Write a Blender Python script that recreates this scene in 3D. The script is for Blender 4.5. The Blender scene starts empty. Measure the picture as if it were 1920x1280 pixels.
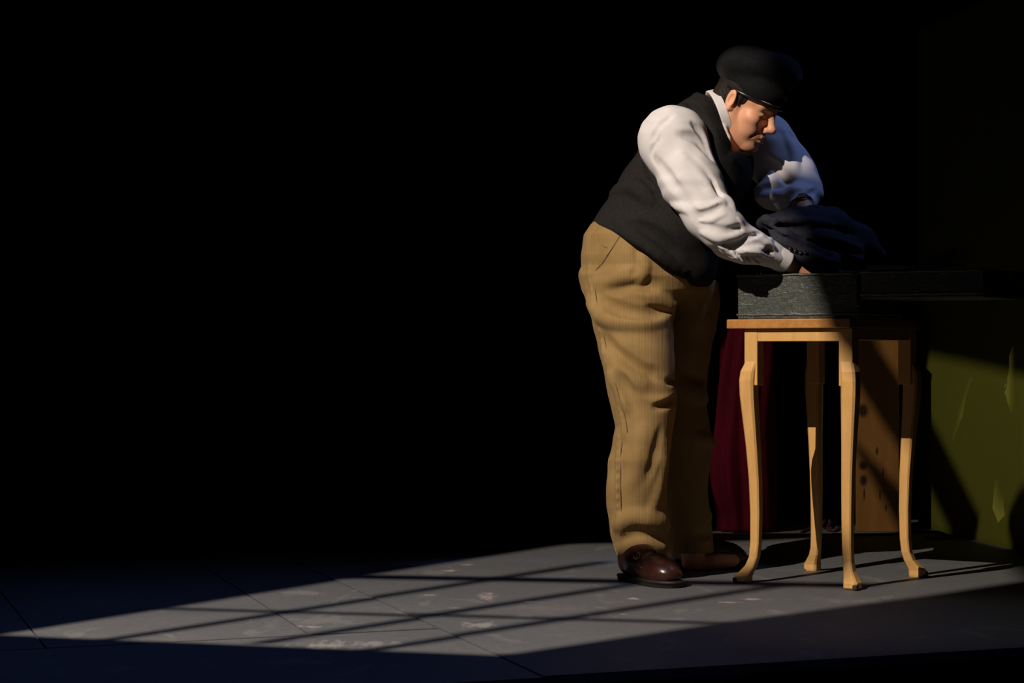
import bpy, bmesh, math
import numpy as np
from mathutils import Vector, Matrix

S = bpy.context.scene
COL = S.collection
# ------------------------------------------------------------------ camera
F_PX, CAM_H, HOR = 4200.0, 0.667, 660.0          # focal length in px, camera height over the stage, horizon row
cam_d = bpy.data.cameras.new('camera'); cam = bpy.data.objects.new('camera', cam_d); COL.objects.link(cam)
cam_d.sensor_width = 36.0; cam_d.lens = F_PX / 1920 * 36.0
cam.location = (0, 0, CAM_H); cam.rotation_euler = (math.pi/2, 0, 0)
cam_d.shift_y = (HOR - 640.0) / 1920.0
cam_d.clip_end = 100
S.camera = cam
# ------------------------------------------------------------------ world, exposure
w = bpy.data.worlds.new('dark_theatre'); S.world = w; w.use_nodes = True
w.node_tree.nodes['Background'].inputs[0].default_value = (0, 0, 0, 1)
w.node_tree.nodes['Background'].inputs[1].default_value = 0.0
vs = S.view_settings
vs.view_transform = 'Standard'; vs.look = 'None'; vs.gamma = 1.0; vs.exposure = 0.0; vs.use_curve_mapping = False
# ------------------------------------------------------------------ lights
KEY = Vector((-2.4, 2.6, 4.2)); KEY_AIM = Vector((0.75, 7.2, 0.25))
def spot(name, loc, aim, power, color, angle, blend, radius):
    l = bpy.data.lights.new(name, 'SPOT'); o = bpy.data.objects.new(name, l); COL.objects.link(o)
    o.location = loc; o.rotation_euler = (Vector(aim) - Vector(loc)).to_track_quat('-Z', 'Y').to_euler()
    l.energy = power; l.color = color; l.spot_size = math.radians(angle); l.spot_blend = blend; l.shadow_soft_size = radius
    return o
SET = Vector((-2.2, 5.2, 4.6)); SET_AIM = Vector((1.45, 8.15, 0.30))
spot('key_light', KEY, KEY_AIM, 1500, (1.0, 0.885, 0.78), 60, 0.1, 0.0034)
spot('added_set_light', SET, SET_AIM, 420, (1.0, 0.90, 0.76), 50, 0.1, 0.0020)  # added lamp: brightens flat, pine box and cloth clear of the person's shadow
spot('blue_side_light', (2.3, 6.3, 3.9), (0.86, 6.68, 1.14), 85, (0.27, 0.42, 1.0), 15, 0.6, 0.05)
spot('blue_floor_wash', (-0.6, 3.4, 5.5), (-0.5, 5.0, 0.0), 115, (0.18, 0.33, 1.0), 42, 0.9, 0.25)
spot('dim_stage_wash', (1.0, 4.9, 5.0), (1.05, 5.55, 0.0), 40, (1.0, 0.95, 0.9), 17, 0.8, 0.15)

# ------------------------------------------------------------------ pixel helpers (photo measured -> place)
def G(x, y):
    Y = CAM_H * F_PX / (y - HOR); return Vector(((x - 960) * Y / F_PX, Y, 0))
def P(x, y, Y):
    return Vector(((x - 960) * Y / F_PX, Y, CAM_H + (HOR - y) * Y / F_PX))

# ------------------------------------------------------------------ object helpers
def tag(o, label=None, cat=None, group=None, kind=None):
    if label: o['label'] = label
    if cat: o['category'] = cat
    if group: o['group'] = group
    if kind: o['kind'] = kind
    return o
def empty(name, loc=(0, 0, 0), rz=0.0):
    o = bpy.data.objects.new(name, None); COL.objects.link(o); o.location = loc; o.rotation_euler = (0, 0, rz)
    o.empty_display_size = 0.1
    return o
def link(name, me, mat, parent=None, smooth=False):
    o = bpy.data.objects.new(name, me); COL.objects.link(o)
    if mat: me.materials.append(mat)
    if parent:
        o.parent = parent
    if smooth:
        me.polygons.foreach_set('use_smooth', [True] * len(me.polygons))
    return o
def keep(o, parent):
    """parent o while keeping its place (mesh is in world space; chain of parents resolved by hand)"""
    m = Matrix.Identity(4); p = parent
    chain = []
    while p is not None:
        chain.append(p); p = p.parent
    for q in reversed(chain):
        m = m @ q.matrix_parent_inverse @ (Matrix.Translation(q.location) @ q.rotation_euler.to_matrix().to_4x4() @ Matrix.Diagonal((*q.scale, 1)))
    o.parent = parent; o.matrix_parent_inverse = m.inverted()
    return o
def bm_obj(name, bm, mat, parent=None, smooth=False, world=False):
    me = bpy.data.meshes.new(name); bm.normal_update(); bm.to_mesh(me); bm.free()
    o = link(name, me, mat, None, smooth)
    if parent:
        if world: keep(o, parent)
        else: o.parent = parent
    return o
def add_box(bm, lo, hi, mtx=None, bevel=0.0, seg=2):
    r = bmesh.ops.create_cube(bm, size=1.0)
    c = [(lo[i] + hi[i]) / 2 for i in range(3)]; s = [hi[i] - lo[i] for i in range(3)]
    bmesh.ops.scale(bm, vec=s, verts=r['verts']); bmesh.ops.translate(bm, vec=c, verts=r['verts'])
    vs_ = r['verts']
    if bevel > 0:
        es = list({e for v in vs_ for e in v.link_edges})
        b = bmesh.ops.bevel(bm, geom=es, offset=bevel, segments=seg, affect='EDGES', profile=0.5)
        vs_ = list({v for f in b['faces'] for v in f.verts} | {v for v in vs_ if v.is_valid})
    if mtx: bmesh.ops.transform(bm, matrix=mtx, verts=vs_)
    return vs_
def box_bm(lo, hi, bevel=0.0, seg=2, mtx=None):
    bm = bmesh.new(); add_box(bm, lo, hi, mtx, bevel, seg); return bm
def add_tube(bm, pts, radii, n=10, cap=True):
    """swept tube, pts list of Vectors"""
    pts = [Vector(p) for p in pts]
    if not isinstance(radii, (list, tuple)): radii = [radii] * len(pts)
    rings = []; t0 = (pts[1] - pts[0]).normalized()
    ref = Vector((0, 0, 1)) if abs(t0.z) < 0.9 else Vector((1, 0, 0))
    nrm = (ref - t0 * ref.dot(t0)).normalized()
    for i, p in enumerate(pts):
        t = (pts[min(i + 1, len(pts) - 1)] - pts[max(i - 1, 0)]).normalized()
        nrm = (nrm - t * nrm.dot(t)).normalized(); b = t.cross(nrm)
        rings.append([bm.verts.new(p + (nrm * math.cos(2*math.pi*k/n) + b * math.sin(2*math.pi*k/n)) * radii[i]) for k in range(n)])
    for i in range(len(rings) - 1):
        for k in range(n):
            bm.faces.new((rings[i][k], rings[i][(k+1) % n], rings[i+1][(k+1) % n], rings[i+1][k]))
    if cap:
        bm.faces.new(rings[0][::-1]); bm.faces.new(rings[-1])
def add_loft(bm, rings, cap=True):
    R = [[bm.verts.new(p) for p in r] for r in rings]; n = len(R[0])
    for i in range(len(R) - 1):
        for k in range(n):
            bm.faces.new((R[i][k], R[i][(k+1) % n], R[i+1][(k+1) % n], R[i+1][k]))
    if cap:
        bm.faces.new(R[0][::-1]); bm.faces.new(R[-1])
def catmull(pts, n=8):
    pts = [Vector(p) for p in pts]; out = []
    q = [pts[0] * 2 - pts[1]] + pts + [pts[-1] * 2 - pts[-2]]
    for i in range(1, len(q) - 2):
        a, b, c, d = q[i-1], q[i], q[i+1], q[i+2]
        for k in range(n):
            t = k / n
            out.append(0.5 * ((2*b) + (c - a)*t + (2*a - 5*b + 4*c - d)*t*t + (3*b - a - 3*c + d)*t**3))
    out.append(pts[-1]); return out

# ------------------------------------------------------------------ materials
def new_mat(name):
    m = bpy.data.materials.new(name); m.use_nodes = True
    nt = m.node_tree; b = nt.nodes['Principled BSDF']
    return m, nt, b
def nd(nt, t, **kw):
    n = nt.nodes.new(t)
    for k, v in kw.items(): setattr(n, k, v)
    return n
def coords(nt, scale=(1, 1, 1), kind='Object', rot=(0, 0, 0)):
    tc = nd(nt, 'ShaderNodeTexCoord'); mp = nd(nt, 'ShaderNodeMapping')
    mp.inputs['Scale'].default_value = scale; mp.inputs['Rotation'].default_value = rot
    nt.links.new(tc.outputs[kind], mp.inputs['Vector']); return mp.outputs['Vector']
def noise(nt, vec, scale, detail=4, rough=0.5, dist=0.0):
    n = nd(nt, 'ShaderNodeTexNoise'); n.inputs['Scale'].default_value = scale; n.inputs['Detail'].default_value = detail
    n.inputs['Roughness'].default_value = rough; n.inputs['Distortion'].default_value = dist
    nt.links.new(vec, n.inputs['Vector']); return n.outputs['Fac']
def ramp(nt, fac, stops):
    r = nd(nt, 'ShaderNodeValToRGB'); e = r.color_ramp.elements
    while len(e) < len(stops): e.new(0.5)
    for i, (p, c) in enumerate(stops):
        e[i].position = p; e[i].color = (*c, 1) if len(c) == 3 else c
    nt.links.new(fac, r.inputs['Fac']); return r.outputs['Color']
def bump(nt, b, h, strength, dist=0.002):
    n = nd(nt, 'ShaderNodeBump'); n.inputs['Strength'].default_value = strength; n.inputs['Distance'].default_value = dist
    nt.links.new(h, n.inputs['Height']); nt.links.new(n.outputs['Normal'], b.inputs['Normal']); return n
def mth(nt, op, a, b=None, clamp=False):
    n = nd(nt, 'ShaderNodeMath', operation=op, use_clamp=clamp)
    for i, v in enumerate((a, b)):
        if v is None: continue
        if isinstance(v, (int, float)): n.inputs[i].default_value = v
        else: nt.links.new(v, n.inputs[i])
    return n.outputs[0]
def mixc(nt, fac, a, b, mode='MIX'):
    n = nd(nt, 'ShaderNodeMix', data_type='RGBA', blend_type=mode)
    for s, v in ((0, fac), (6, a), (7, b)):
        if isinstance(v, (int, float)): n.inputs[s].default_value = v
        elif isinstance(v, tuple): n.inputs[s].default_value = (*v, 1)
        else: nt.links.new(v, n.inputs[s])
    return n.outputs[2]
def fabric(name, c1, c2, rough=0.9, nscale=40, bscale=600, bstr=0.25, sheen=0.0, bdist=0.001):
    m, nt, b = new_mat(name); v = coords(nt)
    col = ramp(nt, noise(nt, v, nscale, 5, 0.6), [(0.3, c1), (0.7, c2)])
    nt.links.new(col, b.inputs['Base Color']); b.inputs['Roughness'].default_value = rough
    b.inputs['Specular IOR Level'].default_value = 0.15
    b.inputs['Sheen Weight'].default_value = sheen; b.inputs['Sheen Roughness'].default_value = 0.4
    bump(nt, b, noise(nt, v, bscale, 3, 0.7), bstr, bdist)
    return m
def wood(name, c1, c2, grain=(14, 14, 1.2), rough=0.38, knots=(), rot=(0, 0, 0), coat=0.2):
    m, nt, b = new_mat(name); v = coords(nt, grain, rot=rot)
    n1 = noise(nt, v, 3.0, 6, 0.6, 0.6)
    v2 = coords(nt, tuple(g * 8 for g in grain), rot=rot); n2 = noise(nt, v2, 4.0, 3, 0.6)
    col = ramp(nt, n1, [(0.28, c1), (0.72, c2)])
    col = mixc(nt, 0.22, col, ramp(nt, n2, [(0.3, tuple(x * 0.6 for x in c1)), (0.7, c2)]))
    if knots:
        tc = nd(nt, 'ShaderNodeTexCoord')
        for (kx, kz, rx, rz) in knots:
            mp = nd(nt, 'ShaderNodeMapping'); mp.inputs['Location'].default_value = (-kx / rx, 0, -kz / rz)
            mp.inputs['Scale'].default_value = (1 / rx, 0.0, 1 / rz); nt.links.new(tc.outputs['Object'], mp.inputs['Vector'])
            ln = nd(nt, 'ShaderNodeVectorMath', operation='LENGTH'); nt.links.new(mp.outputs['Vector'], ln.inputs[0])
            k = ramp(nt, ln.outputs['Value'], [(0.45, (1, 1, 1)), (1.0, (0, 0, 0))])
            col = mixc(nt, k, col, tuple(x * 0.12 for x in c1))
    nt.links.new(col, b.inputs['Base Color']); b.inputs['Roughness'].default_value = rough
    b.inputs['Coat Weight'].default_value = coat; b.inputs['Coat Roughness'].default_value = 0.25
    bump(nt, b, n2, 0.08, 0.001)
    return m
def plain(name, c, rough=0.6, metal=0.0, spec=0.5):
    m, nt, b = new_mat(name); v = coords(nt)
    col = ramp(nt, noise(nt, v, 30, 4), [(0.3, tuple(x * 0.85 for x in c)), (0.7, tuple(min(1, x * 1.1) for x in c))])
    nt.links.new(col, b.inputs['Base Color']); b.inputs['Roughness'].default_value = rough
    b.inputs['Metallic'].default_value = metal; b.inputs['Specular IOR Level'].default_value = spec
    return m

def floor_mat():
    m, nt, b = new_mat('stage_paint'); v = coords(nt, kind='Generated')
    g = nd(nt, 'ShaderNodeNewGeometry'); v = g.outputs['Position']
    base = ramp(nt, noise(nt, v, 1.6, 6, 0.6), [(0.3, (0.108, 0.110, 0.112)), (0.7, (0.150, 0.150, 0.148))])
    base = mixc(nt, 0.35, base, ramp(nt, noise(nt, v, 45, 5, 0.7), [(0.3, (0.075, 0.076, 0.078)), (0.7, (0.185, 0.182, 0.176))]))
    mp0 = nd(nt, 'ShaderNodeMapping'); mp0.inputs['Scale'].default_value = (1, 0.35, 1); nt.links.new(v, mp0.inputs['Vector']); SN = noise(nt, mp0.outputs['Vector'], 28, 4, 0.7)
    # rubbed, greyed patches
    mp = nd(nt, 'ShaderNodeMapping'); mp.inputs['Scale'].default_value = (5.5, 2.4, 1); mp.inputs['Rotation'].default_value = (0, 0, 0.35)
    nt.links.new(v, mp.inputs['Vector'])
    sc = noise(nt, mp.outputs['Vector'], 1.0, 3, 0.5, 1.6)
    sm = ramp(nt, sc, [(0.60, (0, 0, 0)), (0.70, (0.55, 0.55, 0.55)), (0.74, (0.1, 0.1, 0.1)), (0.86, (0.8, 0.8, 0.8))])
    base = mixc(nt, mth(nt, 'MULTIPLY', sm, 0.55), base, (0.30, 0.29, 0.27))
    # single scuffs and paint drips: (place, half sizes, colour, strength)
    for x_, y_, w_, h_, c_, st in ((605, 1206, 110, 16, (.34,.32,.29), .8), (700, 1204, 130, 12, (.32,.30,.28), .7), (915, 1118, 38, 15, (.42,.33,.30), .9), (842, 1070, 34, 5, (.46,.36,.33), 1), (806, 1115, 38, 3, (.42,.36,.33), 1),
            (893, 1171, 74, 13, (.34,.32,.29), .9), (585, 1172, 56, 6, (.38,.36,.33), .9), (600, 1160, 150, 20, (.22,.21,.20), .7), (855, 1139, 40, 5, (.34,.32,.30), .9), (995, 1128, 32, 4, (.40,.35,.32), .9), (1185, 1122, 32, 4, (.42,.38,.36), 1),
            (1374, 1129, 38, 4, (.46,.36,.36), 1), (1408, 1123, 34, 4, (.48,.38,.38), 1), (1168, 1151, 18, 3, (.40,.37,.35), .9), (686, 1118, 50, 4, (.30,.28,.26), .8), (565, 1110, 90, 10, (.24,.23,.21), .8), (380, 1145, 120, 12, (.10,.10,.10), .5), (1030, 1142, 150, 16, (.21,.17,.16), .6),
            (540, 1238, 130, 14, (.22,.22,.22), .6), (230, 1250, 160, 12, (.20,.20,.20), .6), (91, 1223, 20, 2, (.5,.5,.5), 1), (980, 1155, 60, 8, (.28,.26,.24), .7), (1270, 1160, 60, 5, (.22,.21,.20), .8), (875, 1058, 24, 4, (.32,.30,.29), .9), (505, 1078, 30, 5, (.3,.3,.3), .6)):
        p_ = G(x_, y_); rx, ry = 0.5*w_*p_.y/F_PX, 0.5*h_*p_.y**2/(CAM_H*F_PX)
        sb = nd(nt, 'ShaderNodeVectorMath', operation='SUBTRACT'); nt.links.new(v, sb.inputs[0]); sb.inputs[1].default_value = (p_.x, p_.y, 0)
        ml = nd(nt, 'ShaderNodeVectorMath', operation='MULTIPLY'); nt.links.new(sb.outputs[0], ml.inputs[0]); ml.inputs[1].default_value = (1/rx, 1/ry, 0)
        ln = nd(nt, 'ShaderNodeVectorMath', operation='LENGTH'); nt.links.new(ml.outputs[0], ln.inputs[0])
        e_ = mth(nt, 'ADD', ln.outputs['Value'], mth(nt, 'MULTIPLY', mth(nt, 'SUBTRACT', SN, 0.5), 4.5))
        k_ = ramp(nt, e_, [(0.35, (st*0.75, st*0.75, st*0.75)), (1.0, (0, 0, 0))])
        base = mixc(nt, k_, base, c_)
    # chips of paint, pinkish and white
    vo = nd(nt, 'ShaderNodeTexVoronoi'); vo.inputs['Scale'].default_value = 5.0; nt.links.new(v, vo.inputs['Vector'])
    nz = noise(nt, v, 60, 2)
    d = mth(nt, 'ADD', vo.outputs['Distance'], mth(nt, 'MULTIPLY', nz, 0.10))
    chip = mth(nt, 'LESS_THAN', d, 0.085)
    sel = mth(nt, 'GREATER_THAN', noise(nt, v, 1.1, 1), 0.50)
    base = mixc(nt, mth(nt, 'MULTIPLY', chip, sel), base, (0.42, 0.33, 0.31))
    nt.links.new(base, b.inputs['Base Color']); b.inputs['Roughness'].default_value = 0.62
    b.inputs['Specular IOR Level'].default_value = 0.25
    bump(nt, b, noise(nt, v, 80, 4, 0.7), 0.12, 0.002)
    return m
def leather(name, c1, c2, scale=70, rough=0.42, bstr=0.5, streak=True):
    m, nt, b = new_mat(name); v = coords(nt)
    n = noise(nt, v, scale, 5, 0.65)
    vv = coords(nt, (7, 7, 26), rot=(0.0, 0.35, 0.0)); cr = noise(nt, vv, 1.5, 3, 0.55, 1.4)
    cre = mth(nt, 'ABSOLUTE', mth(nt, 'SUBTRACT', cr, 0.5))
    line = ramp(nt, cre, [(0.0, (1, 1, 1)), (0.035, (0, 0, 0))])
    col = ramp(nt, n, [(0.3, c1), (0.7, c2)])
    if streak: col = mixc(nt, mth(nt, 'MULTIPLY', line, 0.35), col, tuple(min(1, x * 2.2) for x in c2))
    nt.links.new(col, b.inputs['Base Color']); b.inputs['Roughness'].default_value = rough
    h = mth(nt, 'ADD', n, mth(nt, 'MULTIPLY', line, 0.7 if streak else 0.0))
    bump(nt, b, h, bstr, 0.002)
    return m
def cord_mat():
    m, nt, b = new_mat('tan_corduroy'); v = coords(nt)
    n1 = noise(nt, v, 9, 5, 0.6)
    col = ramp(nt, n1, [(0.3, (0.285, 0.175, 0.062)), (0.7, (0.40, 0.255, 0.10))])
    wv = nd(nt, 'ShaderNodeTexWave', wave_type='BANDS', bands_direction='X'); wv.inputs['Scale'].default_value = 75
    wv.inputs['Distortion'].default_value = 0.6; wv.inputs['Detail'].default_value = 1.0; wv.inputs['Detail Scale'].default_value = 0.3
    nt.links.new(v, wv.inputs['Vector'])
    col = mixc(nt, mth(nt, 'MULTIPLY', wv.outputs['Fac'], 0.22), col, (0.16, 0.095, 0.03))
    nt.links.new(col, b.inputs['Base Color']); b.inputs['Roughness'].default_value = 0.85
    b.inputs['Specular IOR Level'].default_value = 0.2; b.inputs['Sheen Weight'].default_value = 0.25; b.inputs['Sheen Roughness'].default_value = 0.35
    b.inputs['Sheen Tint'].default_value = (0.9, 0.7, 0.4, 1)
    bump(nt, b, wv.outputs['Fac'], 0.35, 0.001)
    return m
def skin_mat():
    m, nt, b = new_mat('skin'); v = coords(nt)
    col = ramp(nt, noise(nt, v, 22, 4), [(0.3, (0.74, 0.34, 0.185)), (0.7, (0.85, 0.43, 0.255))])
    nt.links.new(col, b.inputs['Base Color']); b.inputs['Roughness'].default_value = 0.5
    b.inputs['Subsurface Weight'].default_value = 0.12; b.inputs['Subsurface Radius'].default_value = (0.012, 0.004, 0.002); b.inputs['Subsurface Scale'].default_value = 0.5
    bump(nt, b, noise(nt, v, 400, 2), 0.08, 0.0005)
    return m

M = dict(
    floor=floor_mat(), black=plain('black_paint', (0.012, 0.012, 0.013), 0.8, spec=0.2),
    velvet=fabric('black_velvet', (0.004, 0.004, 0.004), (0.007, 0.007, 0.007), 1.0),
    green=fabric('olive_green_paint', (0.150, 0.150, 0.019), (0.160, 0.160, 0.021), 0.8, 6, 300, 0.05),
    pine=wood('orange_pine', (0.30, 0.115, 0.022), (0.46, 0.20, 0.05), (10, 10, 0.9), 0.42),
    maple=wood('honey_maple', (0.72, 0.38, 0.11), (0.86, 0.50, 0.18), (16, 16, 1.4), 0.32),
    topwood=wood('amber_table_top', (0.42, 0.17, 0.04), (0.66, 0.31, 0.085), (16, 1.6, 16), 0.33, rot=(0, 0, 0.0)),
    cord=cord_mat(), skin=skin_mat(),
    shirt=fabric('white_cotton', (0.70, 0.66, 0.65), (0.78, 0.74, 0.73), 0.85, 12, 900, 0.15),
    vest=fabric('charcoal_wool', (0.013, 0.012, 0.0112), (0.025, 0.0225, 0.0205), 0.95, 160, 700, 0.4),
    beret=fabric('black_felt', (0.006, 0.006, 0.0068), (0.011, 0.011, 0.012), 0.95, 120, 800, 0.4, 0.05),
    jacket=fabric('navy_wool', (0.022, 0.022, 0.030), (0.036, 0.036, 0.047), 0.9, 120, 700, 0.4),
    red=fabric('dark_red_cloth', (0.10, 0.0025, 0.012), (0.13, 0.0035, 0.016), 0.9, 30, 600, 0.3, 0.0),
    hair=fabric('dark_hair', (0.012, 0.009, 0.007), (0.03, 0.022, 0.017), 0.6, 200, 500, 0.6),
    case=leather('black_leather', (0.042, 0.046, 0.038), (0.080, 0.086, 0.070), 110, 0.40, 0.9),
    wornedge=leather('worn_leather_edge', (0.05, 0.05, 0.045), (0.20, 0.19, 0.165), 60, 0.45, 0.6, False),
    shoe=leather('brown_leather', (0.034, 0.011, 0.007), (0.055, 0.018, 0.012), 25, 0.26, 0.10, False),
    band=plain('black_shiny_leather', (0.012, 0.010, 0.010), 0.25),
    sole=plain('dark_sole', (0.022, 0.015, 0.012), 0.6),
    metal=plain('polished_metal', (0.75, 0.70, 0.62), 0.22, 1.0),
    brass=plain('old_brass', (0.55, 0.36, 0.16), 0.3, 1.0),
    darkmetal=plain('black_metal', (0.02, 0.02, 0.02), 0.5, 0.0),
    lining=fabric('dark_lining', (0.010, 0.010, 0.012), (0.016, 0.016, 0.018), 0.9),
    brush=fabric('grey_brush', (0.05, 0.05, 0.055), (0.08, 0.08, 0.085), 0.8),
    bristle=fabric('brown_bristle', (0.030, 0.020, 0.016), (0.05, 0.035, 0.028), 0.8),
    cable=plain('black_rubber', (0.02, 0.02, 0.02), 0.4),
    redcable=plain('dark_red_rubber', (0.08, 0.025, 0.025), 0.5),
    rubber=plain('worn_foot_tip', (0.03, 0.022, 0.018), 0.6),
    stitch=plain('tan_thread', (0.26, 0.16, 0.06), 0.8),
)

# ================================================================== SETTING
def line(p, q): p, q = Vector((p[0], p[1])), Vector((q[0], q[1])); d = (q - p).normalized(); return p, Vector((-d.y, d.x))   # point + left normal
def clip(poly, ln, side, gap):
    p, n = ln; n = n * side; out = []
    dist = [(v - p).dot(n) - gap for v in poly]
    for i in range(len(poly)):
        a, b, da, db = poly[i], poly[(i+1) % len(poly)], dist[i], dist[(i+1) % len(poly)]
        if da >= 0: out.append(a)
        if da * db < 0: out.append(a + (b - a) * (da / (da - db)))
    return out
def slab(bm, poly, z0, z1):
    lo = [bm.verts.new((v.x, v.y, z0)) for v in poly]; hi = [bm.verts.new((v.x, v.y, z1)) for v in poly]; n = len(poly)
    bm.faces.new(hi); bm.faces.new(lo[::-1])
    for i in range(n): bm.faces.new((lo[i], lo[(i+1) % n], hi[(i+1) % n], hi[i]))
EDGE = line(G(1100, 1262), G(1920, 1213))
HS = line(G(87, 1212), G(810, 1176))
V1 = line(G(20, 1130), G(87, 1213)); V2 = line(G(460, 1110), G(580, 1187)); V3 = line(G(625, 1085), G(935, 1228))
RECT = [Vector((-6, 1.0)), Vector((5, 1.0)), Vector((5, 12)), Vector((-6, 12))]
stage = clip(RECT, EDGE, 1, 0)
bm = bmesh.new(); slab(bm, stage, -0.16, -0.021)
floor = tag(bm_obj('floor', bm, M['black']), kind='structure')
def panel(cuts, top):
    poly = stage
    for ln, side, gap in cuts: poly = clip(poly, ln, side, gap)
    bm = bmesh.new(); slab(bm, poly, -0.021, top)
    keep(bm_obj('floor_panel', bm, M['floor']), floor)
# V lines run front-ward, so their left side (+1) is to the right of the picture
g = 0.0025
panel([(V3, 1, 0.001)], 0.0)                                            # the big sheet under man and table
panel([(V3, -1, 0.001), (HS, -1, 0.012)], -0.003)                       # front strip
panel([(V3, -1, 0.001), (HS, 1, 0.010), (V2, 1, g)], -0.003)
panel([(V2, -1, g), (HS, 1, 0.008), (V1, 1, g)], -0.0035)
panel([(V1, -1, g), (HS, 1, 0.002)], -0.003)
bm = bmesh.new()                                                        # black fascia below the stage edge
fr = clip(clip(RECT, EDGE, 1, 0.004), EDGE, -1, -0.03)
slab(bm, fr, -0.9, -0.161)
tag(bm_obj('trim_1', bm, M['black']), kind='structure')
bm = bmesh.new(); add_box(bm, (-8, -3, -0.95), (8, 9, -0.9)); tag(bm_obj('floor_auditorium', bm, M['black']), kind='structure')
# black masking drapes at the back, hung in folds
bm = bmesh.new(); n = 260; lo = []; hi = []
for i in range(n + 1):
    x = -7 + 14 * i / n; y = 11.7 + 0.07 * math.sin(i * 0.9) + 0.03 * math.sin(i * 2.3)
    lo.append(bm.verts.new((x, y, 0.0))); hi.append(bm.verts.new((x, y, 5.5)))
for i in range(n): bm.faces.new((lo[i], lo[i+1], hi[i+1], hi[i]))
r = bmesh.ops.extrude_face_region(bm, geom=bm.faces[:]); bmesh.ops.translate(bm, vec=(0, 0.02, 0), verts=[v for v in r['geom'] if isinstance(v, bmesh.types.BMVert)])
tag(bm_obj('wall_back', bm, M['velvet'], smooth=True), kind='structure')

# ------------------------------------------------------------------ olive flat on the right
pa, pb = G(1722, 986), G(1884, 1026)
d = (pb - pa).normalized(); pb2 = pa + d * 2.3
def flat_panel():
    t = empty('scenery_flat', pa, math.atan2(d.y, d.x))
    bm = bmesh.new(); add_box(bm, (0, 0.0, 0.0), (2.3, 0.012, 1.9)); bm_obj('plywood_face', bm, M['green'], t)
    for x0, x1, z0, z1 in ((0.0, 0.07, 0, 1.9), (2.23, 2.3, 0, 1.9), (1.1, 1.17, 0.07, 1.83), (0.07, 2.23, 0, 0.07), (0.07, 2.23, 1.83, 1.9)):
        bm_obj('batten', box_bm((x0, 0.0125, z0), (x1, 0.045, z1), 0.002, 1), M['pine'], t)
    tag(t, 'olive green painted scenery flat standing at the right edge', 'scenery')
flat_panel()

# ------------------------------------------------------------------ pine box behind the table
def pine_box():
    c = G(1605, 996); a = math.radians(-8)
    t = empty('pine_box', c, a)
    W, D, Hh = 0.158, 0.20, 0.735
    fm = wood('knotty_pine', (0.33, 0.135, 0.028), (0.46, 0.21, 0.055), (9, 9, 0.8), 0.45,
              knots=[(0.026, 0.45, 0.024, 0.034), (0.026, 0.245, 0.020, 0.022), (0.028, 0.19, 0.018, 0.028), (0.10, 0.22, 0.004, 0.022), (0.088, 0.135, 0.004, 0.026), (0.077, 0.30, 0.005, 0.02), (0.11, 0.09, 0.004, 0.018), (0.03, 0.14, 0.004, 0.03)])
    bm_obj('front_board', box_bm((0, 0, 0), (W, 0.018, Hh - 0.018), 0.0015, 1), fm, t)
    bm_obj('side_board', box_bm((0.0, 0.0185, 0), (0.018, D, Hh - 0.018), 0.0015, 1), M['pine'], t)
    bm_obj('side_board', box_bm((W - 0.018, 0.0185, 0), (W, D, Hh - 0.018), 0.0015, 1), M['pine'], t)
    bm_obj('back_board', box_bm((0.0185, D - 0.018, 0), (W - 0.0185, D, Hh - 0.018), 0.0015, 1), M['pine'], t)
    bm_obj('top_board', box_bm((-0.004, -0.004, Hh - 0.0175), (W + 0.004, D + 0.004, Hh), 0.0015, 1), M['pine'], t)
    tag(t, 'tall narrow orange pine box with dark knots behind the small table', 'box')
pine_box()

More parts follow.
